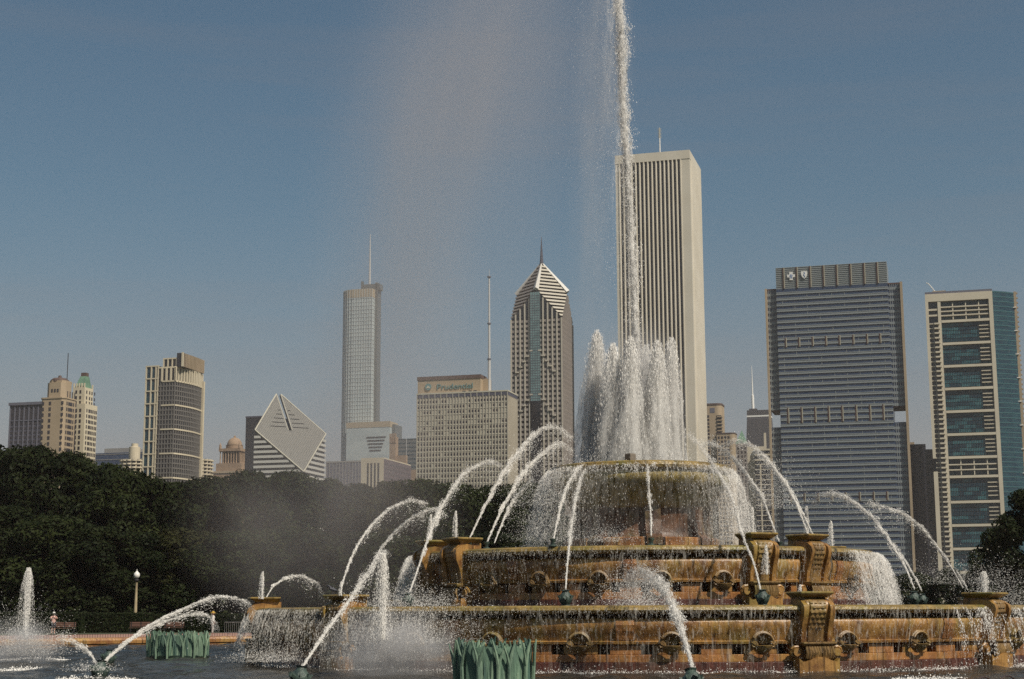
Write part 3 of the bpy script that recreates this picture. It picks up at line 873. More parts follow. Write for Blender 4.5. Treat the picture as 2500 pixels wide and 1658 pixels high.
rim_sheet('rivulets of water clinging to the middle basin wall', 9.1, 3.97, 2.0, 0, -118, 118, SH_WALL, prof=([0,.12,.3,.5,1],[9.14,9.12,9.04,8.98,8.90]), n=420, thick=(.62,.24))
rim_sheet('rivulets of water clinging to the lower basin wall', 15.2, 1.92, .05, 0, -108, 108, SH_WALL, prof=([0,.12,.3,.5,1],[15.24,15.22,15.12,15.08,15.0]), n=620, thick=(.58,.22))
rim_sheet('slanting sheet of water at the left end of the lower rim', 15.2, 1.93, .05, .6, -84, -30, SH_WALL, n=260)
rim_sheet('falling sheet of water off the right side of the middle rim', 9.12, 3.98, 2.0, .75, 54, 100, SH_VEIL, n=160)

# plumes on the upper basin and the great central jet
def plume(label, x, dy, ytop, n, w):
    """one jet of the crown: narrow rising core inside a wide falling skirt of streaks"""
    n = int(n*.6)
    c0 = at(x, 1110, FC.y+dy); p = Vector((c0.x, FC.y+dy, 7.4)); h = zat(p.x, p.y, ytop)-7.4
    u = rng.random(n); core = rng.random(n) < .28
    fall_ = rng.random(n)
    z = np.where(core, u*h, h*(1-fall_**1.35)*(.98-.16*rng.random(n)**2))
    t = 1-z/h
    rr_ = np.where(core, .04+.09*u, w*(.10+.90*np.clip(t,0,1)**.55))
    nb = 34; bun = rng.uniform(0,6.283,nb); ang = np.where(rng.random(n)<.6, bun[rng.integers(0,nb,n)]+rng.normal(0,.07,n), rng.uniform(0,6.283,n))
    q = np.sqrt(rng.random(n))*rng.uniform(.55,1.1,n)
    C = np.stack([p.x+rr_*q*np.cos(ang)-.22*t*(~core), p.y+rr_*q*np.sin(ang), p.z+z],1)
    o = drop_obj('water_plume', C, rng.uniform(.006,.0135,n), DROP, np.array([0,0,1.])+rng.normal(0,.10,(n,3)), 5.5, origin=p)
    tv = np.linspace(0,1,18); aa = np.linspace(0,2*math.pi,26,endpoint=False)
    for kq, tm in ((.30,1.0),(.62,.9),(.95,.55)):
        rw = []
        for t_ in tv:
            r_ = w*kq*(.06+.94*t_**.55)*(1+.10*np.sin(aa*5+t_*9)+rng.normal(0,.03,len(aa)))
            rw.append(np.stack([p.x-.22*t_+r_*np.cos(aa), p.y+r_*np.sin(aa), np.full_like(aa, p.z+h*(.985-.03*kq)*(1-t_))],1))
        grid_sheet('skirt', rw, SH_PLUME, o, tm*np.clip(.35+1.2*tv,0,1)*np.clip(1.25-.5*tv,0,1), origin=p)
    return tag(o, label, 'water plume')
plume('leftmost and tallest white plume on the upper basin', 1462, .4, 806, 17000, .95)
plume('second white plume from the left on the upper basin', 1502, -.9, 838, 16000, .90)
plume('white plume hugging the left side of the central jet', 1545, -1.4, 822, 15000, .85)
plume('white plume hugging the right side of the central jet', 1583, 1.3, 842, 12000, .85)
plume('white plume second from the right on the upper basin', 1610, -.8, 832, 16000, .80)
plume('rightmost white plume on the upper basin', 1645, .3, 824, 16000, .78)
def central():
    n = 60000
    zs = np.array([7.4, 12, 18, 23, 26, 30, 34, 38.])
    xs = np.array([0.05, .0, -.20, -.42, -.45, -.72, -1.0, -1.3])+FC.x-.02
    z = 7.4+30.6*rng.random(n)
    # puffs along the column
    npf = 330; pz = rng.uniform(7.4,38,npf); prx = rng.normal(0,.09,npf); pry = rng.normal(0,.09,npf); ps = rng.uniform(.05,.17,npf)
    k = rng.integers(0,npf,n); puff = rng.random(n) < .62
    z = np.where(puff, pz[k]+rng.normal(size=n)*ps[k]*1.5, z)
    g = 1+.5*np.clip((z-7.4)/25,0,1.2)
    x = np.interp(z,zs,xs)+np.where(puff, (prx[k]+rng.normal(size=n)*ps[k]*.8)*g, rng.normal(0,.07,n)*g)
    y = FC.y+np.where(puff, (pry[k]+rng.normal(size=n)*ps[k]*.8)*g, rng.normal(0,.10,n)*g)
    dr = (rng.random(n) < .34)
    lag = rng.exponential(.45,n)*dr*np.clip((z-9)/10,0,1.3)
    x -= lag; z -= lag*1.1*rng.random(n)
    C = np.stack([x,y,z],1); keep = z > 7.35; C = C[keep]; lg = lag[keep]
    o = drop_obj('water_jet', C, rng.uniform(.005,.013,len(C))*np.where(lg>0,.55,1), DROP, np.array([-.08,0,1.])+rng.normal(0,.25,(len(C),3)), 3.2, origin=(FC.x,FC.y,7.4))
    zz = np.arange(7.4, 37.5, .14); aa = np.linspace(0,2*math.pi,14,endpoint=False)
    lum = rng.normal(0,1,(len(zz),len(aa)))
    for _ in range(2): lum = (lum+np.roll(lum,1,0)+np.roll(lum,-1,0)+np.roll(lum,1,1)+np.roll(lum,-1,1))/5*1.9
    for kq, tm in ((.06,1.0),(.11,.75),(.17,.35)):
        g_ = 1+.5*np.clip((zz-7.4)/25,0,1.2)
        r_ = (kq*g_)[:,None]*(1+.26*np.roll(lum,int(kq*60),0)); r_ = np.maximum(r_,.02)
        rw = np.stack([np.interp(zz,zs,xs)[:,None]+r_*np.cos(aa)[None], FC.y+r_*np.sin(aa)[None], np.repeat(zz[:,None],len(aa),1)+.1*lum],2)
        grid_sheet('foam_column', rw, SH_JET, o, np.full(len(zz),tm), origin=(FC.x,FC.y,7.4))
    # torn side drifting downwind
    rw = []
    for z_ in np.arange(12,37,.4):
        x0 = float(np.interp(z_,zs,xs)); wd = .9*min(1,(z_-10)/9)
        rw.append([(x0+.05-wd*q+rng.normal(0,.02), FC.y+.15*math.sin(q*5+z_), z_-q*.7) for q in np.linspace(0,1,9)])
    grid_sheet('drifting_sheet', rw, SH_VEIL, o, np.tile(np.array([.5,.6,.5,.4,.3,.22,.15,.08,.0]),(len(rw),1)), closed=False, origin=(FC.x,FC.y,7.4))
    tag(o, 'towering central jet shooting straight up out of the picture', 'water jet')
central()
# foam mound in the upper basin and foam along the waterlines
def foam_ring(label, Rr, z, n, w, amin, amax, hgt=.12, size=(.008,.019)):
    a = np.radians(rng.uniform(amin,amax,n))+FROT
    cl = .5+.5*np.sin(a*37)*np.sin(a*91+1)
    r = Rr+np.abs(rng.normal(0,w,n))
    zz = z+rng.exponential(hgt,n)*(.4+.9*cl)
    C = np.stack([FC.x+r*np.sin(a), FC.y-r*np.cos(a), zz],1)
    o = drop_obj('foam', C, rng.uniform(size[0],size[1],n), DROP, origin=(FC.x,FC.y,z))
    return tag(o, label, 'foam', kind='stuff')
foam_ring('white foam churning along the waterline of lower basin', 14.95, .0, 15000, .35, -105, 105, .05)
foam_ring('white foam along the foot of middle basin', 8.88, 1.9, 8000, .3, -110, 110, .06)
foam_ring('white foam mound where plumes fall in upper basin', .6, 7.42, 9000, 1.5, -180, 180, .28)
foam_ring('foam where the veil falls into middle basin', 4.2, 3.95, 7000, .6, -180, 180, .16)
# splashes: clouds of drops
def splash(label, x, y, Y, wx, wz, n, up=.5, size=(.008,.024), wy=None, name='water_splash'):
    p = at(x, y, Y)
    C = np.stack([p.x+rng.normal(0,wx,n), p.y+rng.normal(0,wy or wx*.6,n), p.z+np.abs(rng.normal(0,wz,n))-wz*.2],1)
    C = C[C[:,2] > .01]
    o = drop_obj(name, C, rng.uniform(size[0],size[1],len(C))*.42, DROP_SOFT, rng.normal(size=(len(C),3))+np.array([0,0,.6]), 3.0, origin=p)
    return tag(o, label, 'splash', kind='stuff')
splash('cloud of spray over the lower basin wall left of the reeds', 940, 1600, 47.2, .85, .85, 11000)
splash('spray drifting over the wall between reeds and slanting jet', 1040, 1560, 47, .9, .7, 6000)
splash('spray bursting at the far left edge of the pool', 50, 1590, 60, .8, .75, 11000)
splash('spray at the foot of the left end of lower basin', 660, 1612, 53, .7, .25, 4000)
splash('splash round the pool nozzle at lower left', 225, 1636, 44.5, .35, .12, 900)
splash('spray on lower rim where the front jet lands', 1550, 1476, 49, .5, .55, 8000)
splash('spray at the left pedestals foot of middle basin', 1010, 1475, 52, .75, .3, 4200)
splash('spray at the right end of lower basin', 2450, 1470, 56, .8, .65, 5000)
splash('spray behind the right end of lower basin', 2330, 1420, 63, 1.2, .5, 4200)
splash('spray in lower basin under the right sheet', 2120, 1460, 54, .7, .35, 4200)
splash('spray round the stone drum below upper basin at left', 1330, 1310, 58.5, .7, .9, 6000)
splash('spray round the stone drum below upper basin at right', 1800, 1310, 58.5, .6, .8, 6000)
splash('spray in front of the red drum under upper basin', 1480, 1318, 57.5, .6, .3, 2000)
splash('spray falling between the left arching jets', 1320, 1220, 60.5, .8, 1.1, 6000)
splash('spray falling between the right arching jets', 1880, 1230, 60.5, .8, .9, 6000)
def ridge(label, x0, x1, y, Y, n):
    p0, p1 = at(x0,y,Y), at(x1,y,Y)
    u = rng.random(n)
    C = np.stack([p0.x+(p1.x-p0.x)*u, p0.y+(p1.y-p0.y)*u+rng.normal(0,.25,n), .01+rng.exponential(.03,n)*(.5+np.sin(u*19)**2)*np.sin(u*math.pi)**.5],1)
    o = drop_obj('foam', C, rng.uniform(.01,.028,n), DROP, origin=(p0.x,p0.y,0))
    tag(o, label, 'foam', kind='stuff')
ridge('white foam streak on the water below the left pool nozzle', 130, 325, 1644, 43.8, 2200)
ridge('white foam streak on the water at the far left', 0, 125, 1622, 52, 1500)
ridge('white foam streak below the far left upright jet', 0, 165, 1594, 64, 1600)
ridge('white foam on the water at the bottom right corner', 2180, 2360, 1654, 42.5, 1500)

# nozzles under the jets
for x, y, Y, s_ in [(1381,1462,49.8,1.0),(1862,1458,50.2,1.0),(996,1452,52,.9),(2232,1446,53.3,.95),(2252,1448,53.8,.8),(2362,1446,62,.95)]:
    p = at(x, y, Y); p.z = 2.0; p2 = at(x, 1470, Y); nozzle(NOZ, (p2.x, p2.y, 1.93), .12, 0, s_)
for x, Y in [(1350,54.6),(1590,54.3),(1188,56.8),(1146,57.3),(1903,57.5)]:
    p = at(x, 1330, Y); nozzle(SNOZ, (p.x, p.y, 4.05), 0, 0, 1.15)
for x, y, Y in [(240,1640,44.8),(729,1652,39.2),(1694,1655,36.8),(262,1606,58)]:
    p = at(x, y, Y); nozzle(NOZ, (p.x, p.y, -.12), -.35 if x > 1000 else -.15, .3 if x > 1000 else -.6, 1.15)

# ------------------------------------------------------------------ bronze reeds in the pool
def reed_mesh(w, h, lean, curl, seed):
    m = MB(); rr = random.Random(seed); n = 7
    for i in range(n):
        t = i/(n-1)
        ww = w*(1-.25*t) if t < .85 else w*.55
        if i == n-1: ww = w*.35
        x = lean*t*t + curl*max(0,t-.75)*2
        y = -.04-.10*max(0,t-.7)*1.6
        z = -.25+(h+.25)*t
        m.v += [(x-ww/2,y,z),(x,y-.035,z),(x+ww/2,y,z),(x,y+.03,z)]
    for i in range(n-1):
        for j in range(4): m.f.append((i*4+j,i*4+(j+1)%4,(i+1)*4+(j+1)%4,(i+1)*4+j))
    m.f.append((n*4-4,n*4-3,n*4-2,n*4-1))
    return m
REEDS = [reed_mesh(.10+.03*(i%3), 1.04+.03*(i%4), (-.12+.04*i) if i%2 else .03*(i-3), (-.12 if i%3 else .16), i).mesh('reed_blade', (BRONZE,BRONZE2,BRONZE,BRONZE3,BRONZE,BRONZE2,BRONZE3)[i], True) for i in range(7)]
def reeds(label, x, ybase, Y, rx, ry, rz):
    p = at(x, ybase, Y)
    root = empty('bronze_reeds', (p.x, p.y, 0), rz); tag(root, label, 'reed sculpture', 'bronze reed clumps in the pool')
    dr = MB(); n = 40
    dr.v = []; prf = [(1.02,-.3),(1.03,.10),(.99,.12)]
    for i in range(n):
        a = 2*math.pi*i/n
        for q, z in prf: dr.v.append((rx*q*math.cos(a), ry*q*math.sin(a), z+.03*math.sin(i*2.3)*(z>0)))
    for i in range(n):
        for j in range(2): dr.f.append((i*3+j,((i+1)%n)*3+j,((i+1)%n)*3+j+1,i*3+j+1))
    dr.f.append(tuple(i*3+2 for i in range(n)))
    dr.build('base', BRONZE_WET, root)
    inn = MB()
    for i in range(n):
        a = 2*math.pi*i/n
        inn.v += [(rx*.93*math.cos(a), ry*.93*math.sin(a), -.2),(rx*.93*math.cos(a), ry*.93*math.sin(a), .93+.03*math.sin(i*5))]
    for i in range(n): inn.f.append((i*2,((i+1)%n)*2,((i+1)%n)*2+1,i*2+1))
    inn.f.append(tuple(i*2+1 for i in range(n)))
    inn.build('drum', BRONZE, root)
    rr = random.Random(int(x))
    k = 96
    for i in range(k):
        a = 2*math.pi*i/k + rr.uniform(-.03,.03)
        o = link('reed_blade', rr.choice(REEDS), root)
        o.location = (rx*math.cos(a), ry*math.sin(a), 0)
        o.rotation_euler = (rr.uniform(-.02,.10), 0, math.atan2(ry*math.cos(a)*1.0, -rx*math.sin(a)) + math.pi + rr.uniform(-.15,.15))
        s_ = rr.uniform(.92,1.06); o.scale = (rr.uniform(.8,1.35),1,s_)
    for i in range(7):
        a = -math.pi*.5+(i-3)*.42+rr.uniform(-.08,.08); q = Vector((rx*1.04*math.cos(a), ry*1.04*math.sin(a), 0)); t_ = Vector((-math.sin(a),math.cos(a),0))*rr.choice((-1,1))
        m = MB(); m.tube([q, q*1.03+Vector((0,0,.5)), q*1.04+t_*.05+Vector((0,0,.75)), q*1.06+t_*.16+Vector((0,0,1.12))],[.05,.05,.04,.02],6); m.tube([q*1.03+Vector((0,0,.45)), q*1.05-t_*.08+Vector((0,0,.75)), q*1.08-t_*.2+Vector((0,0,1.02))],[.045,.035,.015],6)
        m.build('forked_stalk', BRONZE2, root, True)
    return root
reeds('green bronze reed clump cut off by the bottom edge of the picture', 1203, 1662, 40.6, 1.0, .72, .1)
reeds('green bronze reed clump standing further off at the left', 437, 1599, 66, 1.28, .9, -.25)

# ------------------------------------------------------------------ low fences, benches, lamp, hedge
PK = MB(); PK.tube([(0,0,0),(0,0,.44)], .013, 5); PKM = PK.mesh('picket', IRON_BR)
def ring_arc(r, a0, a1, n, z):
    return [(lambda p: (p.x,p.y,p.z))(fpos(a0+(a1-a0)*i/n, r, z)) for i in range(n+1)]
root = empty('low_fence', fpos(-118, 44.3, .24)); tag(root, 'low thin picket fence behind the far left pool coping', 'fence')
O_ = Vector(root.location)
for zz in (.40,):
    m = MB().tube([Vector(p)-O_ for p in ring_arc(44.3,-155,-92,60,.24+zz)], .012, 5); m.build('rail', IRON_BR, root)
for i in range(290):
    a = -155+63*i/290
    o = link('picket', PKM, root); o.location = fpos(a,44.3,.24)-O_
hoopm = MB()
hw = .24
hoopm.tube([(-hw,0,0),(-hw,0,.70)]+[(-hw*math.cos(math.pi*i/10),0,.70+.24*math.sin(math.pi*i/10)) for i in range(1,10)]+[(hw,0,.70),(hw,0,0)], .011, 6)
HM = hoopm.mesh('hoop', IRON_BR, True)
h0, h1 = at(2150,1660,18.3), at(2620,1660,21.2); h0.z = h1.z = .24
root = empty('hoop_fence', h0); tag(root, 'dark iron hoop fence peeping over the bottom right edge', 'fence')
hd_ = h1-h0; ha = math.atan2(hd_.y, hd_.x); nh = int(hd_.length/.49)
MB().tube([(0,0,.1), tuple(hd_+Vector((0,0,.1)))], .011, 5).build('rail', IRON_BR, root)
for i in range(nh):
    o = link('hoop', HM, root); o.location = hd_*(i/nh); o.rotation_euler = (0,0,ha); o.scale = (1,1,.78)

WOOD = mat('bench_wood', (0.14,0.07,0.05), .6)
def bench(label, x, y, Y, w, rz):
    p = at(x, y, Y)
    b = empty('park_bench', (p.x,p.y,.24), rz); tag(b, label, 'bench', 'benches in front of the hedge')
    for i in range(4): piece('seat_slat', WOOD, b, -w/2, w/2, -.42+.11*i, -.33+.11*i, .43, .46)
    for i in range(3): piece('back_slat', WOOD, b, -w/2, w/2, .04+.02*i, .07+.02*i, .56+.14*i, .66+.14*i)
    for sx in (-1,0,1):
        m = MB(); m.box(-.03,.03,-.40,-.35,0,.43); m.box(-.03,.03,.02,.07,0,.95); m.box(-.03,.03,-.40,.05,.40,.43)
        o = m.build('leg', IRON, b); o.location = (sx*(w/2-.12),0,0)
    return b
bench('slatted bench beside the person in a white cap', 157, 1532, 136, 1.9, .15)
bench('slatted bench left of the rising jet below the lamp post', 344, 1533, 138, 1.9, .05)
bench('slatted bench half hidden behind the arching jet spray', 425, 1533, 138, 1.7, 0)

LAMPSTONE = mat('lamp_post_stone', (0.42,0.33,0.20), .7, (0.32,0.25,0.15), 3)
LAMPGLASS = mat('lamp_globe_glass', (0.75,0.72,0.66), .15)
p = at(330, 1512, 150)
lp = empty('lamp_post', (p.x,p.y,.24)); tag(lp, 'tall tan park lamp post with a white globe before the trees', 'lamp post')
MB().lathe([(.28,0),(.28,.35),(.22,.45),(.20,.5)],12).build('base', LAMPSTONE, lp)
MB().lathe([(.17,.5),(.16,1.5),(.13,3.2),(.11,4.55),(.14,4.6)],12).build('shaft', LAMPSTONE, lp, True)
MB().lathe([(.12,4.6),(.22,4.68),(.26,4.78),(.24,4.84),(.14,4.88),(.14,4.98)],12).build('capital', IRON, lp, True)
gl = MB().lathe([(.12,4.95),(.24,5.05),(.30,5.22),(.27,5.40),(.16,5.53),(.10,5.56)],14).build('globe', LAMPGLASS, lp, True)
MB().lathe([(.13,5.54),(.08,5.62),(.03,5.66),(.02,5.80),(.0,5.82)],8).build('finial', LAMPGLASS, gl, True)

# metal crowd barrier at the left end of the basin
STEEL = mat('barrier_steel', (0.30,0.30,0.30), .4, metal=.6)
p0, p1 = at(548,1544,126), at(606,1544,126)
br = empty('crowd_barrier', (p0.x,p0.y,.24)); tag(br, 'grey metal crowd barrier left of the basin end', 'barrier')
L_ = (p1-p0).length
MB().tube([(0,0,.15),(0,0,.95),(L_,0,.95),(L_,0,.15),(0,0,.15)], .02, 5).build('frame', STEEL, br)
for i in range(1,12):
    o = MB().tube([(L_*i/12,0,.15),(L_*i/12,0,.95)], .010, 4).build('bar', STEEL, br)
for i in (0.15,.85): MB().tube([(L_*i,-.3,0),(L_*i,0,.15),(L_*i,.3,0)], .018, 5).build('foot', STEEL, br)

# ------------------------------------------------------------------ foliage
LEAF = [leaf_mat('leaves_dark', (0.009,0.014,0.005), (0.022,0.029,0.009)), leaf_mat('leaves_mid', (0.013,0.020,0.007), (0.030,0.038,0.011)), leaf_mat('leaves_olive', (0.019,0.022,0.008), (0.038,0.039,0.013))]
BARK = mat('bark', (0.04,0.03,0.022), .9, (0.07,0.055,0.04), 3)
def leaf_cloud(blobs, n, size, seed):
    g = np.random.default_rng(seed)
    bl = np.array(blobs); wgt = bl[:,3]**2; k = g.choice(len(bl), n, p=wgt/wgt.sum())
    d = g.normal(size=(n,3)); d /= np.linalg.norm(d,axis=1,keepdims=True)
    rr_ = bl[k,3]*(g.random(n)**.33*.55+.5+g.normal(0,.06,n))
    C = bl[k,:3]+d*rr_[:,None]*np.array([1,1,.8])
    nrm = d+g.normal(0,.55,(n,3))+np.array([0,0,.3]); nrm /= np.linalg.norm(nrm,axis=1,keepdims=True)
    t = np.cross(nrm, g.normal(size=(n,3))); t /= np.linalg.norm(t,axis=1,keepdims=True); b_ = np.cross(nrm,t)
    s_ = g.uniform(size*.55,size*1.2,n)[:,None]
    V = np.stack([C-t*s_, C-b_*s_*.55+nrm*s_*.12, C+t*s_, C+b_*s_*.55+nrm*s_*.12],1).reshape(-1,3)
    return V, np.arange(n*4,dtype=np.int32).reshape(-1,4)
def tree_variant(seed, w, h, n, leaf, low=.10, size=.27):
    """returns (trunk mesh, crown mesh): unit tree of height h and half width w"""
    rr = random.Random(seed)
    blobs = []
    for i in range(70):
        t = rr.random(); z = h*(low+(1-low)*t)
        env = math.sin(math.pi*min(1,max(.06,(t*.86+.14))))**.6
        rad = w*env*rr.uniform(.25,1)**.6; a = rr.uniform(0,6.28)
        br_ = w*rr.uniform(.16,.30)
        blobs.append((rad*math.cos(a)*.85, rad*math.sin(a)*.85, min(z,h-br_*.8), br_))
    V, Fq = leaf_cloud(blobs, n, size, seed)
    cr = np_mesh('crown', V, Fq, leaf)
    m = MB()
    m.tube([(0,0,-.3),(.1,0,h*.15),(-.1,.1,h*.4),(.1,0,h*.7)], [h*.022,h*.017,h*.012,h*.004], 8)
    for i in range(9):
        b_ = rr.choice(blobs); z0 = h*rr.uniform(.14,.42)
        q = Vector((b_[0],b_[1],max(b_[2],z0+.5)))
        m.tube([(0,0,z0), tuple(q*.5+Vector((0,0,z0*.6))), tuple(q)], [h*.009,h*.006,h*.002], 5)
    return m.mesh('trunk', BARK, True), cr
TREES = [tree_variant(11,6.0,15,20000,LEAF[0]), tree_variant(12,6.5,15,20000,LEAF[1]), tree_variant(13,5.5,15,20000,LEAF[2]), tree_variant(14,6.4,15,20000,LEAF[0],.10), tree_variant(15,7,15,20000,LEAF[1],.08)]
def tree(label, x, ytop, Y, hw_px, var, group, rz=0, zmin=.2):
    px_, py_ = plan(x, 1480, Y)
    top = zat(px_, py_, ytop); h = top-zmin
    t = empty('tree', (px_, py_, zmin), rz); tag(t, label, 'tree', group)
    tm, cm = TREES[var]
    sxy = hw_px*1.3*Y/F_PX/6.2
    for nm, me in (('trunk',tm),('crown',cm)):
        o = link(nm, me, t); o.scale = (sxy,sxy,h/15)
    return t
GB = 'trees behind the plaza'
back = [(-40,1092,205,130,0),(70,1090,200,110,3),(160,1104,198,100,0),(250,1135,196,105,1),(335,1158,200,100,0),(420,1178,205,95,4),(510,1164,200,100,3),(600,1150,205,100,0),(690,1152,208,100,4),(780,1172,210,95,1),(868,1182,205,90,0),(945,1176,200,85,2),(1030,1172,200,90,1),(1120,1182,205,95,4),(1215,1186,205,95,0),(1300,1180,210,100,1)]
names = ['at the left edge of the picture','below the dark blue brick block','below the tan setback tower','below the cream tower with green roof','left of the glass tower with cream frames','below the glass tower with cream frames','below the domed tower','left of the diamond roofed tower','below the diamond roofed tower','below the hazy curved glass tower','below the hazy grey block','below the sand coloured finned block','left below the sign tower','below the sign tower','between sign tower and tall spire tower','hidden behind the left arching jets']
for (x,yt,Y,hw_,v), nm in zip(back, names):
    tree('tall dark leafy tree '+nm+', back row', x, yt, Y, hw_, v, GB, rz=x*.37)
front = [(10,1235,165,120,3),(120,1260,163,110,4),(225,1285,160,105,0),(330,1300,163,105,3),(440,1290,165,110,2),(550,1300,163,105,4),(660,1290,166,105,1),(770,1300,163,105,3),(880,1300,165,100,0),(985,1310,166,95,4),(1090,1300,168,95,3),(1200,1300,168,95,0),(1300,1310,168,95,1)]
fn = ['at the left edge above the upright pool jet','above the person in a white cap','above the left hedge gap','right behind the lamp post','above the left bronze reeds','above the person in a yellow hat','above the left end pedestal','behind the short arching spray','behind the slanting jet','behind the jet from lower rim nozzle','behind the left middle basin pedestals','behind the small left nozzles','behind the veil of upper basin']
for (x,yt,Y,hw_,v), nm in zip(front, fn):
    tree('low branching tree '+nm+', front row', x, yt, Y, hw_, v, GB, rz=x*.61+1)
right = [(2530,1195,125,125,0,'big dark tree at the right edge before the glass tower'),(2445,1290,135,85,3,'dark lower tree left of the big tree at the right edge'),(2150,1392,190,70,1,'small tree under the dark window block at right'),(2235,1398,190,60,4,'small tree behind the long right jet nozzles'),(2320,1388,185,70,0,'small tree under the balcony tower'),(2400,1380,180,70,4,'small tree behind the rightmost arching jet'),(2060,1400,195,70,1,'small tree behind the right sheet of middle basin'),(1960,1404,195,70,4,'small tree hidden by the right pedestals'),(2480,1385,170,90,0,'small tree at the right edge below the big tree')]
for x,yt,Y,hw_,v,lab in right:
    tree(lab, x, yt, Y, hw_*.72, v, 'trees on the right', rz=x*.2)
# far park trees that read as one low belt, both ways out of the picture
bl_ = []
_r = random.Random(77)
for i in range(230):
    x_ = -260+520*i/229; h_ = 6.2+2.2*math.sin(i*.7)*math.sin(i*.23+1)+_r.uniform(-.8,.8); y_ = 235-.0011*x_*x_+_r.uniform(-6,6)
    for k_ in range(3): bl_.append((x_+_r.uniform(-1.5,1.5), y_+_r.uniform(-2,2), .2+h_*(.2+.3*k_), _r.uniform(1.6,2.4)))
V, Fq = leaf_cloud(bl_, 30000, .45, 5)
o = link('tree_belt', np_mesh('tree_belt', V, Fq, LEAF[0])); tag(o, 'far low belt of park trees along the horizon', 'trees', kind='stuff')
HEDGE = leaf_mat('hedge_leaves', (0.014,0.020,0.008), (0.024,0.032,0.012))
def hedge(label, x0, x1, ytop, Y, dep=1.6):
    (ax,ay),(bx_,by) = plan(x0,1520,Y), plan(x1,1520,Y)
    w = math.hypot(bx_-ax,by-ay); h = zat((ax+bx_)/2,(ay+by)/2,ytop)-.2
    g = np.random.default_rng(int(x0)+900); n = int(w*420)
    side = g.random(n)
    X = g.uniform(-w/2,w/2,n); Yl = np.where(side<.55,-dep/2,g.uniform(-dep/2,dep/2,n))+g.normal(0,.06,n); Z = np.where(side<.55,g.uniform(0,h,n),h)+g.normal(0,.05,n)
    C = np.stack([X,Yl,Z],1); nr = g.normal(size=(n,3)); nr /= np.linalg.norm(nr,axis=1,keepdims=True)
    t = np.cross(nr,g.normal(size=(n,3))); t /= np.linalg.norm(t,axis=1,keepdims=True); b_ = np.cross(nr,t); s_ = g.uniform(.06,.13,n)[:,None]
    V = np.stack([C-t*s_,C-b_*s_*.6,C+t*s_,C+b_*s_*.6],1).reshape(-1,3)
    rt = empty('hedge', ((ax+bx_)/2,(ay+by)/2,.2), math.atan2(by-ay,bx_-ax)); tag(rt,label,'hedge','clipped hedges')
    MB().box(-w/2+.1,w/2-.1,-dep/2+.1,dep/2-.1,0,h-.1).build('core', HEDGE, rt)
    link('foliage', np_mesh('foliage', V, np.arange(n*4,dtype=np.int32).reshape(-1,4), HEDGE), rt)
hedge('clipped hedge behind the person in a white cap', -20, 205, 1497, 142)
hedge('clipped hedge behind the lamp post', 212, 372, 1499, 144)
hedge('clipped hedge behind the arching jet and left reeds', 380, 640, 1501, 146)

# ------------------------------------------------------------------ people
SKIN = mat('skin', (0.45,0.25,0.18), .5)
def cloth(nm, c): return mat(nm, c, .85)
C_WHITE, C_PINK, C_DARK, C_GREY, C_STRAW = cloth('cloth_white',(.62,.60,.56)), cloth('cloth_pale_pink',(.55,.33,.28)), cloth('cloth_navy',(.02,.02,.03)), cloth('cloth_light_grey',(.40,.39,.37)), mat('straw_hat',(.45,.28,.05),.8)
HAIR = mat('hair_dark',(.03,.02,.015),.6)
def skin_obj(name, joints, edges, material, parent, root=0):
    me = bpy.data.meshes.new(name)
    me.from_pydata([j[:3] for j in joints], edges, []); me.update(); me.materials.append(material)
    o = link(name, me, parent)
    md = o.modifiers.new('skin','SKIN')
    for i, j in enumerate(joints):
        sv = me.skin_vertices[0].data[i]; r_ = j[3]; sv.radius = (r_, r_*(j[4] if len(j) > 4 else 1)); sv.use_root = (i == root)
    md.use_smooth_shade = True
    s_ = o.modifiers.new('sub','SUBSURF'); s_.levels = 1; s_.render_levels = 1
    return o
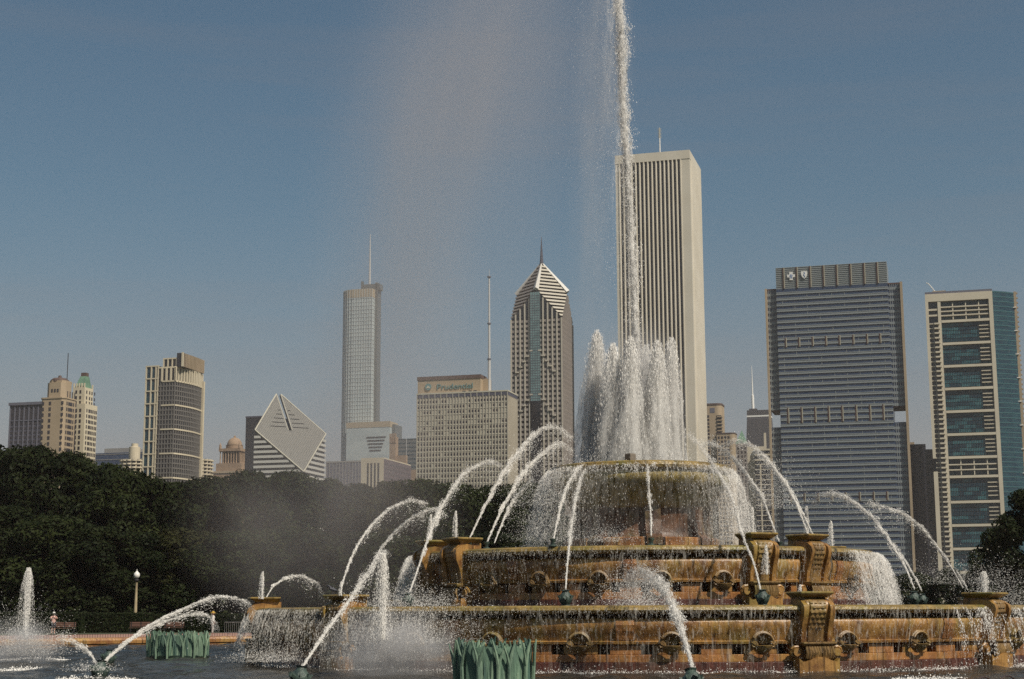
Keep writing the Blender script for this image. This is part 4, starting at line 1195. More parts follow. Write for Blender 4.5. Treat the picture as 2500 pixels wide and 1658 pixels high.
def person(label, x, y, Y, rz, arms='cam', top=C_PINK, low=C_DARK, hat=None, group=None, shorts=True):
    p = at(x, y, Y)
    pr_ = empty('person', (p.x,p.y,.24), rz); tag(pr_, label, 'person', group)
    J = [(0,0,.95,.15,.75),(0,0,1.15,.145,.7),(0,0,1.36,.17,.62),(0,0,1.47,.07),(0,-.01,1.55,.06),(0,-.015,1.63,.095,1.1),(0,-.01,1.72,.085,1.1)]
    E_ = [(0,1),(1,2),(2,3),(3,4),(4,5),(5,6)]
    for sx in (-1,1):
        b_ = len(J); J += [(sx*.10,0,.88,.095),(sx*.11,-.01,.50,.062),(sx*.115,.02,.10,.042),(sx*.12,-.10,.03,.035)]
        E_ += [(0,b_),(b_,b_+1),(b_+1,b_+2),(b_+2,b_+3)]
        b_ = len(J)
        if arms == 'cam':
            J += [(sx*.20,0,1.40,.055),(sx*.25,-.14,1.20,.042),(sx*.07,-.30,1.50,.030),(sx*.05,-.33,1.56,.026)]; hd = Vector((sx*.05,-.33,1.56)); fd = Vector((-sx*.3,-.3,.9))
        else:
            J += [(sx*.20,0,1.40,.055),(sx*.25,.02,1.12,.042),(sx*.22,-.12,.92,.030),(sx*.21,-.15,.85,.026)]; hd = Vector((sx*.21,-.15,.85)); fd = Vector((0,-.4,-.9))
        E_ += [(2,b_),(b_,b_+1),(b_+1,b_+2),(b_+2,b_+3)]
        for k in range(5):
            q = hd+fd.normalized()*(.05+.03*(k in (1,2)))+Vector((sx*(k-2)*.016,0,0)); J.append((*q,.009)); E_.append((b_+3,len(J)-1))
    body = skin_obj('body', J, E_, SKIN, pr_)
    # face and hair
    fm = MB(); fm.lathe([(.0,-.02),(.012,-.015),(.014,.0),(.0,.03)],6,c=(0,-.115,1.655)); fm.build('nose', SKIN, body)
    hm = MB(); hm.lathe([(.103,.0),(.106,.05),(.085,.10),(.04,.125),(.0,.13)],12,c=(0,.012,1.69)); hm.build('hair', HAIR, pr_, True)
    tops = MB(); tops.lathe([(.165,.93),(.17,1.05),(.17,1.2),(.19,1.34),(.17,1.43),(.08,1.49)],14)
    tops.v = [(v[0]*1.12,v[1]*.80,v[2]) for v in tops.v]; tops.build('shirt', top, pr_, True)
    for sx in (-1,1):
        a = MB()
        if arms == 'cam': a.tube([(sx*.17,0,1.42),(sx*.215,-.04,1.34),(sx*.245,-.11,1.25)],[.075,.07,.062],8)
        else: a.tube([(sx*.17,0,1.42),(sx*.225,.01,1.28),(sx*.25,.02,1.10),(sx*.235,-.06,1.0)],[.075,.068,.058,.05],8)
        a.build('sleeve', top, pr_, True)
        l_ = MB(); l_.tube([(sx*.085,0,1.0),(sx*.10,0,.86),(sx*.11,-.01,.52)]+([] if shorts else [(sx*.115,.02,.12)]),[.11,.115,.09]+([] if shorts else [.07]),10); l_.build('trouser_leg', low, pr_, True)
    if hat == 'cap':
        m = MB(); m.lathe([(.115,.0),(.115,.05),(.09,.10),(.0,.13)],12,c=(0,0,1.71)); m.box(-.08,.08,-.22,-.09,1.715,1.73); m.build('cap', C_WHITE, pr_, True)
    if hat == 'straw':
        m = MB(); m.lathe([(.24,-.02),(.22,.0),(.12,.02),(.115,.09),(.09,.13),(.0,.14)],16,c=(0,0,1.69)); m.build('hat', C_STRAW, pr_, True)
    if arms == 'cam': piece('phone', IRON, pr_, -.07,.07,-.37,-.355,1.55,1.64)
    return pr_
person('person in white cap and pale top holding up a phone by the bench', 130, 1534, 134, .5, 'cam', C_PINK, C_DARK, 'cap')
person('person in yellow hat and white clothes standing by the barrier', 519, 1541, 130, 1.7, 'down', C_WHITE, C_GREY, 'straw', shorts=False)
person('person in a white shirt beyond the hedge right of the lamp post', 353, 1525, 152, .2, 'down', C_WHITE, C_DARK)
person('person in a pale shirt beyond the hedge, further from the lamp post', 363, 1525, 153, -.4, 'down', C_GREY, C_DARK)

# bird on a pedestal
BIRD = mat('bird_grey', (.04,.04,.05), .6)
p = at(812, 1456, 50.7)
bd = MB(); bd.tube([(.16,0,.10),(.06,0,.13),(-.06,0,.17),(-.10,0,.24),(-.14,0,.27),(-.19,0,.26)],[.012,.05,.06,.032,.032,.006],8)
bd.tube([(0,.02,.0),(0,.02,.10)],.008,4); bd.tube([(0,-.02,.0),(0,-.02,.10)],.008,4)
o = bd.build('pigeon', BIRD, None, True); o.location = (p.x,p.y,2.40); tag(o,'small dark bird perched on the second left pedestal','bird')

# ------------------------------------------------------------------ the city
HEAD = R(15.5)                     # the street grid is turned this much against the view
CH, SH = math.cos(HEAD), math.sin(HEAD)
class Bld:
    """a building on the street grid: local x = along the south face (east positive), y = north, origin at its SE ground corner"""
    def __init__(s, name, label, se, Y, sw=None, ne=None, cat='building', zg=0.2, head=None):
        s.h = HEAD if head is None else head
        s.ch, s.sh = math.cos(s.h), math.sin(s.h)
        s.x, s.y = plan(se[0], se[1], Y)
        s.root = empty(name, (s.x, s.y, zg), -s.h); tag(s.root, label, cat)
        s.zg = zg
        s.H = zat(s.x, s.y, se[1])-zg
        s.W = -s.s(*sw)[0] if sw else None
        s.D = s.e(*ne)[0] if ne else None
    def _loc(s, px, py):
        d = ray(px, py); o = (-s.x, -s.y)
        return (o[0]*s.ch-o[1]*s.sh, o[0]*s.sh+o[1]*s.ch), (d.x*s.ch-d.y*s.sh, d.x*s.sh+d.y*s.ch), d.z
    def s(s, px, py, y=0.0):
        o, d, dz = s._loc(px, py); t = (y-o[1])/d[1]
        return o[0]+t*d[0], EYE.z+t*dz-s.zg
    def e(s, px, py, x=0.0):
        o, d, dz = s._loc(px, py); t = (x-o[0])/d[0]
        return o[1]+t*d[1], EYE.z+t*dz-s.zg
    def z(s, px, py, y=0.0): return s.s(px, py, y)[1]
    def box(s, name, m, x0, x1, y0, y1, z0, z1, parent=None):
        return piece(name, m, parent or s.root, x0, x1, y0, y1, z0, z1)
    def many(s, name, m, boxes, parent=None, kind='stuff'):
        mb = MB()
        for b in boxes: mb.box(*b)
        return mb.build(name, m, parent or s.root, kind=kind)

def cmat(n, c, r=.75, c2=None, sc_=.05): return mat(n, c, r, c2, sc_, 3)
M_AON = cmat('granite_pale', (.58,.53,.44), .7, (.53,.48,.39))
M_AONDK = glass_mat('window_strip_dark', (.022,.020,.024), .25)
M_TAN = cmat('masonry_tan', (.36,.275,.185), .8, (.30,.23,.15))
M_CREAM = cmat('terracotta_cream', (.56,.49,.36), .75, (.50,.43,.31))
M_WIN = glass_mat('window_dark', (.03,.025,.03), .2)
M_COPPER = cmat('copper_green', (.13,.24,.16), .7, (.09,.17,.12), .3)
M_BRONZE = cmat('roof_brown', (.09,.055,.045), .7)
M_SLATE = cmat('brick_slate_blue', (.055,.058,.085), .8, (.07,.07,.10))
M_SLATE2 = cmat('pier_slate', (.11,.11,.14), .8)
M_GREYW = cmat('concrete_grey', (.22,.21,.20), .8, (.26,.25,.23))
M_CONC = cmat('concrete_pale', (.39,.35,.285), .75, (.345,.31,.25))
M_CRAINW = cmat('aluminium_white', (.52,.50,.46), .45)
M_NAVY = glass_mat('glass_navy', (.028,.046,.090), .25, .35, (.04,.064,.115), .05, (1,1,4))
M_SPAN = cmat('spandrel_greygreen', (.20,.222,.232), .5, (.18,.20,.212), .1)
M_TRIM = cmat('trim_beige', (.45,.42,.34), .6)
M_TRIMG = cmat('trim_grey', (.28,.30,.29), .6)
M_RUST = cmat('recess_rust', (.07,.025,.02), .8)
M_TEAL = glass_mat('glass_teal', (.018,.075,.10), .2, .35, (.05,.15,.17), .16, (1,1,3))
M_TEALD = glass_mat('glass_teal_dark', (.010,.036,.058), .2, .35, (.016,.055,.075), .16, (1,1,3))
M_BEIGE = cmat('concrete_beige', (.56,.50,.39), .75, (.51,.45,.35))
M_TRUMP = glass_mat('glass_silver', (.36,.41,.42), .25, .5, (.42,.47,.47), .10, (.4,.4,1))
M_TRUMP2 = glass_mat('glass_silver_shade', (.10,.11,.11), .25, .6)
M_SAND = cmat('metal_sand', (.36,.29,.20), .5)
M_STEELT = cmat('steel_pale', (.45,.44,.43), .4)
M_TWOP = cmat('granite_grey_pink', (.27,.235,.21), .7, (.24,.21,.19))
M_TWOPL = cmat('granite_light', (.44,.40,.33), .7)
M_GLTOP = glass_mat('glass_bluegreen', (.12,.19,.19), .2, .6, (.16,.25,.25), .2)
M_BLACK = cmat('steel_black', (.022,.022,.028), .5)
M_DKGL = glass_mat('glass_black', (.012,.013,.018), .15)
M_DOME = cmat('terracotta_orange', (.30,.205,.13), .8, (.24,.16,.105), .4)
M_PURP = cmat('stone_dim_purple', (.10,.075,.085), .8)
M_POST = cmat('post_dull', (.33,.30,.23), .6)
M_TEALL = glass_mat('glass_teal_line', (.035,.10,.115), .25, .3)
M_HERI = cmat('spandrel_grey', (.13,.12,.11), .7)
M_GREYB = cmat('bar_grey', (.22,.21,.185), .6)
M_WHITE = cmat('paint_white', (.72,.70,.66), .6)
M_SIGN = cmat('sign_teal', (.10,.20,.20), .5)
M_BLUE = cmat('emblem_blue', (.12,.20,.38), .5)

# --- dark slate block at far left
b = Bld('brick_block', 'dark slate blue brick block at the far left above the trees', (118,980), 1090, (27,984), None)
W, H = b.W, b.H
b.box('wall', M_SLATE, -W, 0, 0, 30, 0, H-2); b.box('cornice', M_SLATE2, -W-1.2, .6, -1.2, 30.5, H-2, H); b.box('belt_course', M_SLATE2, -W-.4,.3,-.5,30.2,H-13.2,H-12.6)
for i in range(9): b.box('pier', M_SLATE2, -W+W*i/8-.45, -W+W*i/8+.45, -.6, 0, 0, H-2)
fl = 3.15
b.many('windows', M_WIN, [(-W+W*(i+.5)/8+q-.55,-W+W*(i+.5)/8+q+.55,-.15,.02,z,z+1.7) for i in range(8) for q in (-.75,.75) for z in np.arange(H-16,2,-fl)])
b.many('tall_windows', M_WIN, [(-W+W*(i+.5)/8+q-.55,-W+W*(i+.5)/8+q+.55,-.15,.02,H-12,H-3) for i in range(8) for q in (-.75,.75)], kind=None)

# --- cream tower with a copper pyramid, behind the tan one
b = Bld('terracotta_tower', 'cream terracotta tower with a green copper pyramid roof', (208,985), 1075, (170,985), (238,988))
W, D, H = b.W, b.D, b.H
b.box('shaft', M_CREAM, -W, 0, 0, D, 0, H)
zt = b.z(190,945); b.box('upper_stage', M_CREAM, -W+1, -2, 2, D-3, H, zt)
for i in range(5):
    for yy in (2.0, D-3.6): b.box('pinnacle', M_CREAM, -W+1+(W-4)*i/4, -W+1.8+(W-4)*i/4, yy, yy+.8, zt, zt+3)
za = b.z(188,916); rf = MB(); c_ = (-W/2, D/2)
rf.add([(-W+1.8,2.8,zt),(-2.8,2.8,zt),(-2.8,D-3.8,zt),(-W+1.8,D-3.8,zt),(c_[0]-2.2,c_[1]-2.2,za),(c_[0]+2.2,c_[1]-2.2,za),(c_[0]+2.2,c_[1]+2.2,za),(c_[0]-2.2,c_[1]+2.2,za)],[(0,1,5,4),(1,2,6,5),(2,3,7,6),(3,0,4,7),(4,5,6,7)])
rfo = rf.build('roof', M_COPPER, b.root); b.box('lantern', M_BRONZE, c_[0]-1.9,c_[0]+1.9,c_[1]-1.9,c_[1]+1.9,za,za+2.6)
ys = [2.5,6,8,10.5,13,16,18.5]; ys = [q*D/21 for q in ys]
wins = []
for z in np.arange(H-3.5,2,-3.75):
    for q in ys: wins.append((-.02,.14,q,q+1.25,z-2.3,z))
    for q in np.arange(-W+1.4,-1.2,3.2): wins.append((q,q+1.5,-.14,.02,z-2.3,z))
b.many('windows', M_WIN, wins)
wins = [( -2.02,-1.86,q,q+1.3,z-2.2,z) for z in (zt-2,zt-6,zt-9.5) for q in (4,8,11,14.5)]+[(q,q+1.3,1.86,2.02,z-2.2,z) for z in (zt-2,zt-6,zt-9.5) for q in np.arange(-W+3,-4,3.2)]
b.many('upper_windows', M_WIN, wins, kind=None)
b = Bld('tan_tower', 'tan masonry setback tower with a thin mast at far left', (157,972), 1050, (98.5,975), (189,974))
W, D, H = b.W, b.D, b.H
cf = 2.0
b.root['label'] = 'tan masonry setback tower with a thin mast at far left'
MB().prism([(-W+cf,0),(-cf,0),(0,cf),(0,D-cf),(-cf,D),(-W+cf,D),(-W,D-cf),(-W,cf)],0,H).build('shaft', M_TAN, b.root)
MB().prism([(-W+cf-.4,-.4),(-cf+.4,-.4),(.4,cf-.4),(.4,D-cf),(-cf,D+.4),(-W+cf,D+.4),(-W-.4,D-cf),(-W-.4,cf-.4)],H,H+.9).build('cornice', M_TAN, b.root)
zt = b.z(150,932); e_ = 3.0
MB().prism([(-W+e_+2.5,1.5),(-e_-1,1.5),(-1.6,e_+1),(-1.6,D-e_-2.5),(-e_-1,D-1.6),(-W+e_+2.5,D-1.6),(-W+2.4,D-e_-2),(-W+2.4,e_+1.5)],H+.9,zt).build('upper_stage', M_TAN, b.root)
MB().prism([(-W+e_+3.5,2.5),(-e_-1,2.5),(-2.4,e_+2),(-2.4,D-e_-3),(-e_,D-2.6),(-W+e_+3,D-2.6),(-W+3.4,D-e_-2),(-W+3.4,e_+2)],zt,zt+1.6).build('parapet', M_TAN, b.root)
MB().lathe([(6.2,0),(6.0,1.5),(4.5,2.6),(1.2,3.2),(1.0,4.6),(0,4.8)],12,c=(-W/2,D/2,zt+1)).build('roof_cap', M_BRONZE, b.root)
b.many('loggia_windows', M_WIN, [(b.s(q,955)[0]-.65,b.s(q,955)[0]+.65,1.36,1.52,b.z(131,957),b.z(131,949)) for q in (124,131,138)]+[(-1.62,-1.46,q,q+1.0,b.z(170,968),b.z(170,951)) for q in (e_+3,e_+6,e_+9,e_+12)], kind=None)
wins = []
for z in np.arange(H-2.0,2,-3.92):
    for q in (104.5,121.5,151.5):
        xx = b.s(q,1000)[0]; wins.append((xx-.85,xx+.85,-.15,.02,z-2.3,z))
    for q in (.12,.25,.33,.41,.49,.62,.80): wins.append((-.02,.15,D*q+1,D*q+2.25,z-2.3,z))
b.many('windows', M_WIN, wins)
zm = b.z(165,857); xm = b.s(163.5,930,8)[0]
MB().tube([(xm,8,zt),(xm,8,zm)],.28,6).build('mast', M_BLACK, b.root)

# --- low blue glass block and the round balcony towers
b = Bld('glass_block', 'low blue glass office block left of the framed glass tower', (352,1103), 1350, (231,1108))
W, H = b.W, b.H
b.box('wall', M_NAVY, -W, 0, 0, 30, 0, H); zp = b.z(290,1093); b.box('penthouse', M_GREYW, b.s(249,1100)[0], b.s(322,1100)[0], 4, 26, H, zp)
for z in np.arange(H-1,0,-4.6): b.box('floor_band', M_GREYW, -W-.2, .2, -.25, 0, z-.45, z)
def balcony_tower(label, xc, ytop, Y, hwpx, drum=None):
    x, y = plan(xc, 1120, Y); r_ = hwpx*Y/F_PX; z = zat(x,y,ytop)
    rt = empty('balcony_tower', (x,y,.2)); tag(rt, label, 'building', 'round balcony towers')
    MB().lathe([(r_*.8,0),(r_*.8,z),(0,z)],32).build('core', M_DKGL, rt)
    n = 16
    sm = MB()
    pr2 = []
    for i in range(n*6):
        a = 2*math.pi*i/(n*6); rr_ = r_*(.90+.10*abs(math.sin(a*n/2))); pr2.append((rr_*math.cos(a), rr_*math.sin(a)))
    slab = MB().prism(pr2,-.55,.55).mesh('balcony_slab', M_CREAM)
    for k in range(26):
        zz = z-1-k*3.0
        if zz < 1: break
        o = link('balcony_slab', slab, rt); o.location = (0,0,zz)
    for i in range(n):
        a = 2*math.pi*i/n; piece('column', M_CREAM, rt, r_*.84*math.cos(a)-.4, r_*.84*math.cos(a)+.4, r_*.84*math.sin(a)-.4, r_*.84*math.sin(a)+.4, 0, z)
    if drum:
        MB().lathe([(r_*drum,z),(r_*drum,z+11),(r_*drum*.6,z+11.5),(r_*drum*.6,z+14),(0,z+14)],20).build('roof_drum', M_CREAM, rt)
balcony_tower('round balcony tower with a cream drum left of the framed glass tower', 328, 1124, 1330, 36, .38)
balcony_tower('round balcony tower peeping out right of the framed glass tower', 492, 1123, 1330, 30)
b = Bld('low_building', 'small cream building half sunk in the trees below the framed tower', (440,1184), 700, (402,1185))
b.box('wall', M_CREAM, -b.W, 0, 0, 15, 0, b.H); b.many('windows', M_WIN, [(-b.W+1+i*1.2,-b.W+1.6+i*1.2,-.1,.02,b.H-3,b.H-1) for i in range(5)], kind=None)

# --- tower with cream frames and a bowed glass front
b = Bld('framed_glass_tower', 'grey glass tower with cream frames and bowed front', (428.6,895), 1165, (388.5,897))
W, H = b.W, b.H
# slim slab on the left
xs0, xs1 = b.s(358,894)[0], b.s(384,894)[0]; x2 = b.s(388.5,894)[0]; HS = b.z(372,893)
b.box('slab_glass', M_TEALD, xs0, x2, .2, 22, 0, HS-.3)
for q in (358,370.5,381.5): xx = b.s(q,894)[0]; b.box('slab_mullion', M_CREAM, xx-.45, xx+.55, -.5, .2, 0, HS)
b.box('slab_mullion', M_CREAM, x2-.9, x2, -.5, .2, 0, HS)
dz = (HS-b.z(372,1138))/8
for i in range(26):
    z = HS-dz*i
    if z < 1: break
    b.box('slab_ledge', M_CREAM, xs0-.3, x2+.1, -.55, .2, z-.9, z)
# bowed body: south face then curve to the north-east
def bow(off=0.0, n=14):
    pts = [(x2+.2, -off), (0, -off)]
    for i in range(1, n+1):
        t = i/n
        pts.append((2.0*math.sin(t*math.pi*.5)*1.0+(off if t < 1 else off) + 5.0*math.sin(t*math.pi)*.5, t*40))
    return pts
def bow_solid(off, z0, z1, name, m, parent=None):
    pts = bow(off)+[(x2+.2, 40)]
    return MB().prism(pts, z0, z1).build(name, m, parent or b.root)
def bow_band(off, z0, z1, name, m, x_from=None):
    pts = bow(off); inn = bow(off-.7)
    if x_from is not None: pts[0] = (x_from, pts[0][1]); inn[0] = (x_from, inn[0][1])
    return MB().prism(pts+inn[::-1], z0, z1).build(name, m, b.root)
bow_solid(0, 0, H-.4, 'glass', M_DKGL)
z1 = b.z(428.6,930); dzf = (z1-b.z(428.6,1166))/20
xf = b.s(396,930)[0]
bow_band(.5, H-1.0, H+.2, 'ledge', M_CREAM)
k = 0; z = z1
while z > 3:
    if k % 5 == 0: bow_band(.75, z-.55, z+.55, 'ledge', M_CREAM, xf)
    else: bow_band(.45, z-.45, z+.40, 'spandrel', M_HERI)
    k += 1; z -= dzf
# mullions: cream fins at the loggia, grey below
Pm = []
for i in range(4): Pm.append((b.s(396+i*10.8,910)[0], 0))
bb = bow(0,13)[2:]
Pm += [(0,0)]+[(q[0],q[1]) for q in bb]
for x_, y_ in Pm:
    b.box('fin', M_CREAM, x_-.5, x_+.9, y_-.8, y_+.6, z1, H-.5)
gm = []
bb = bow(0,17)[2:]
for x_, y_ in [(b.s(392+i*7.2,960)[0],0) for i in range(5)]+[(0,0)]+[(q[0],q[1]) for q in bb]:
    gm.append((x_-.35,x_+.45,y_-.4,y_+.4,0,z1))
b.many('mullions', M_HERI, gm)
xe, ye = bow(0)[-1]
b.box('end_fin', M_CREAM, xe-.4, xe+2.2, ye-1, ye+1.2, 0, H-6)
# crown
zc = b.z(437,861); xa = b.s(445,880)[0]
MB().prism([(.3,1.0),(xa-0.0 if xa>0 else 4.5,1.0),(5.0,14),(4.4,27),(3.2,38.5),(-3,38.5)],H,zc).build('crown_box', M_BLACK, b.root)
b.box('crown_corner', M_CREAM, (xa if xa>0 else 4.5)-.9, (xa if xa>0 else 4.5)+.5, .3, 1.4, H, zc+.3)
crn = [(4.7,1.2),(5.1,14.2),(4.6,27),(3.5,38.5)]
for i in range(17):
    t = 1.5+36.5*i/16; x_ = float(np.interp(t,[q[1] for q in crn],[q[0] for q in crn])); b.box('crown_fin', M_TAN, x_-.1, x_+1.0, t-.35, t+.35, H, zc-.2)
zl = b.z(412,873); xl = b.s(396,880)[0]
b.box('crown_frame', M_DKGL, xl+.6, -.2, 2, 18, H, zl-.5); b.box('crown_lintel', M_CREAM, xl, -.1, 1.4, 18.5, zl-1.0, zl)
for i in range(4): xx = xl+(0-xl)*i/3.15; b.box('crown_post', M_CREAM, xx, xx+.9, 1.3, 2, H, zl)

# --- domed tower
b = Bld('domed_tower', 'ornate tan tower topped by an orange dome', (586,1098), 1400, (534,1099), (589,1099))
W, H = b.W, b.H; D = W
zb_, zs_, zd_ = b.z(560,1152), b.z(560,1131), b.z(560,1085)
b.box('base', M_DOME, -W-5.5, 5, -2, D+5, 0, zb_); b.box('base_cornice', M_TAN, -W-6, 5.5, -2.6, D+5.5, zb_-1.2, zb_+.6)
b.box('shoulder', M_DOME, -W-2, 2, -.5, D+2, zb_+.6, zs_); b.box('stage', M_DOME, -W+2.4, -2.4, 2.4, D-2.4, zs_, H)
for i in range(8):
    for (xx,yy) in ((-W+1.2+(W-2.4)*i/7, 1.2),(-1.2, 1.2+(D-2.4)*i/7)):
        o = MB().lathe([(.75,zs_),(.75,zs_+.8),(.55,zs_+1.2),(.5,H-2),(.8,H-1.2),(.8,H-.8)],8,c=(xx,yy,0)).build('column', M_DOME, b.root)
b.many('windows', M_WIN, [(-W+2.6+(W-5)*(i+.3)/6,-W+2.6+(W-5)*(i+.75)/6,2.2,2.42,zs_+1,H-2.4) for i in range(6)], kind=None)
b.box('entablature', M_DOME, -W, 0, 0, D, H-.9, H+1.6)
for xx in (-W+1,-1):
    for yy in (1,D-1): MB().lathe([(1.3,H+1.6),(1.1,H+4.5),(.6,H+6),(0,H+7)],8,c=(xx,yy,0)).build('corner_turret', M_DOME, b.root)
rd = W*.33
MB().lathe([(rd*1.12,H+1.6),(rd*1.12,zd_-.5),(rd*1.16,zd_)],20,c=(-W/2,D/2,0)).build('drum', M_DOME, b.root)
dm = MB().lathe([(rd*math.cos(t),zd_+rd*1.05*math.sin(t)) for t in np.linspace(0,1.45,9)],20,c=(-W/2,D/2,0)).build('dome', M_DOME, b.root, True)
MB().lathe([(1.1,zd_+rd),(1.0,zd_+rd+1.6),(0,zd_+rd+2.4)],8,c=(-W/2,D/2,0)).build('lantern', M_DOME, dm)

# --- dark slab behind the diamond roof tower
b = Bld('dark_slab', 'dark slab tower behind the diamond roofed tower', (660,1018), 1260, (600.5,1020))
b.box('wall', M_BLACK, -b.W, 0, 0, 22, 0, b.H); b.box('parapet', M_SLATE, -b.W-.3, .3, -.3, 22.3, b.H, b.H+1.2)

# --- diamond roof tower
b = Bld('diamond_roof_tower', 'striped tower cut by a slanting diamond shaped roof with a slot', (741,1150), 1150, (622,1056), (795,1062))
W, D = b.W, b.D
zSE = b.z(741,1153); zSW = b.s(622,1051)[1] if True else 0; zSW = EYE.z; 
o_, d_, dz_ = b._loc(622,1051); t_ = (0-o_[1])/d_[1]; zSW = EYE.z+t_*dz_-b.zg
o_, d_, dz_ = b._loc(795,1061); t_ = (0-o_[0])/d_[0]; zNE = EYE.z+t_*dz_-b.zg
zNW = zSW+zNE-zSE
SE,SW,NE,NW = Vector((0,0,zSE)),Vector((-W,0,zSW)),Vector((0,D,zNE)),Vector((-W,D,zNW))
MB().prism([(-W+.5,.5),(-.5,.5),(-.5,D-.5),(-W+.5,D-.5)],0,[zSW-1,zSE-1,zNE-1,zNW-16]).build('core', M_DKGL, b.root)
nrm = (SW-SE).cross(NE-SE).normalized()
if nrm.z < 0: nrm = -nrm
# roof plate in two leaves either side of the slot
diag = (NW-SE); perp = (NE-SW).normalized()
def leaf_plate(side):
    s0 = SE; half = 1.15
    V0 = SE+diag*.52
    if side < 0: poly = [SE, V0, V0-perp*half, NW-perp*half*1.0, SW]
    else: poly = [SE, NE, NW+perp*half*1.0, V0+perp*half, V0]
    m = MB(); n = len(poly)
    m.v = [tuple(p+nrm*.6) for p in poly]+[tuple(p-nrm*1.2) for p in poly]
    m.f = [tuple(range(n)),tuple(range(2*n-1,n-1,-1))]+[(i,n+i,n+(i+1)%n,(i+1)%n) for i in range(n)]
    return m
M_ROOFGL = mat('sloped_glazing', (.135,.13,.12), .55, (.10,.097,.09), .9, 2, stretch=(1,1,1), lo=.45, hi=.55)
leaf_plate(-1).build('roof_leaf', M_ROOFGL, b.root); leaf_plate(1).build('roof_leaf', M_ROOFGL, b.root)
sl = MB(); V0 = SE+diag*.5
sl.v = [tuple(V0-perp*1.7-nrm*5),tuple(V0+perp*1.7-nrm*5),tuple(NW+perp*1.7-nrm*5),tuple(NW-perp*1.7-nrm*5)]; sl.f = [(0,1,2,3)]
sl.build('slot_floor', M_DKGL, b.root)
# mullion rows over the glazing
rows = MB(); dgn = diag.normalized()
def in_slot(p):
    q = p-SE; v = q.dot(diag)/diag.length_squared
    return v > .50 and abs((q-diag*v).dot(perp)) < 2.0
def bar(p, q):
    run = []
    for k_ in range(61):
        w_ = p.lerp(q, k_/60)
        if in_slot(w_):
            if len(run) > 1: rows.tube([tuple(run[0]+nrm*.65), tuple(run[-1]+nrm*.65)], .16, 4)
            run = []
        else: run.append(w_)
    if len(run) > 1: rows.tube([tuple(run[0]+nrm*.65), tuple(run[-1]+nrm*.65)], .16, 4)
for i in range(1,30):
    bar(SW.lerp(SE,i/30), NW.lerp(NE,i/30)); bar(SW.lerp(NW,i/30), SE.lerp(NE,i/30))
rows.build('glazing_bars', M_GREYB, b.root, kind='stuff')
# open vents near the peak
vents = MB()
for k in range(5):
    for sd_ in (-1,1):
        f_ = .78-.055*k
        c0 = SE+diag*f_+perp*sd_*3.0+nrm*.75; c1 = c0+perp*sd_*(2.0+2.6*k)
        vents.tube([tuple(c0),tuple(c1)], .34, 4)
vents.build('vent_rows', M_DKGL, b.root, kind='stuff')
for a_, c_ in ((SE,SW),(SW,NW-perp*1.9),(SE,NE),(NE,NW+perp*1.9),(NW-perp*1.9,SE+diag*.52-perp*1.6),(NW+perp*1.9,SE+diag*.52+perp*1.6)):
    MB().tube([tuple(a_+nrm*.6),tuple(c_+nrm*.6)], .28 if (a_-NW).length < 3 else .5, 6).build('edge_frame', M_TRIM, b.root)
fh = 3.72
z = zSW-4
while z > 2:
    # south stripe runs from the SW edge to the roof edge
    if z > zSE:
        t = (z-zSE)/(zSW-zSE); x_ = -W*t
    else: x_ = 0
    b.box('stripe', M_CRAINW, -W-.3, x_+.2, -.35, .5, z-1.9, z)
    if z > zSE: y0_ = D*(z-zSE)/(zNE-zSE)
    else: y0_ = 0
    if y0_ < D: b.box('stripe', M_CRAINW, -.5, .35, y0_, D+.3, z-1.9, z)
    z -= fh
b.box('corner_step', M_CRAINW, -4, 1.0, -1.0, 3, zSE-3.0, zSE-1.0)

# --- hazy curved glass tower with spire
b = Bld('curved_glass_tower', 'tall silvery curved glass tower with a spire, veiled in mist', (909,704), 1640, (830,704), (920,706))
W, H, D = b.W, b.H, 20
M_TRUMPB = glass_mat('glass_silver_band', (.42,.46,.46), .3, .5)
def rounded(x0,x1,y0,y1,r_,n=8):
    pts = [(x1,y0),(x1,y1),(x0,y1)]
    pts += [(x0+r_-r_*math.cos(t), y0+r_-r_*math.sin(t)) for t in np.linspace(0,math.pi/2,n)]
    return pts
MB().prism(rounded(-W,0,0,20,14),0,H-9).build('glass_shaft', M_TRUMP, b.root)
MB().prism(rounded(-W-.2,.2,-.2,20.2,14),H-9,H).build('crown_band', M_SAND, b.root)
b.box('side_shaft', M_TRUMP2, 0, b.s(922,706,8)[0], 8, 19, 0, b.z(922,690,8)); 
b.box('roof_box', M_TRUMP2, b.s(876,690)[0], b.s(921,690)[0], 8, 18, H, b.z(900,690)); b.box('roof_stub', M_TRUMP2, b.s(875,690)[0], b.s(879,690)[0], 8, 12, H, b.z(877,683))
xs_ = b.s(903,650,18)[0]; MB().tube([(xs_,18,b.z(903,690)),(xs_,18,b.z(903,640,18)),(xs_,18,b.z(904,572,18))],[1.3,1.0,.35],8).build('spire', M_STEELT, b.root)
rings_ = MB()
for z in np.arange(6,H-10,4.1):
    pts = rounded(-W-.25,.25,-.25,19.8,14)
    rings_.prism(pts,z,z+.8)
rings_.build('floor_bands', M_TRUMPB, b.root, kind='stuff')
fin = MB()
for t in np.linspace(0,math.pi/2,9): fin.tube([(-W+14-14.3*math.cos(t),14-14.3*math.sin(t),2),(-W+14-14.3*math.cos(t),14-14.3*math.sin(t),H)],.22,4)
for x_ in np.linspace(-W+14,0,9): fin.tube([(x_,-.3,2),(x_,-.3,H)],.22,4)
fin.build('fins', M_TRUMPB, b.root, kind='stuff')
zl = b.z(900,1030,-14)
xl0, xl1 = b.s(846,1030,-14)[0], b.s(952,1030,-14)[0]; xl2 = b.s(966,1034,-6)[0]
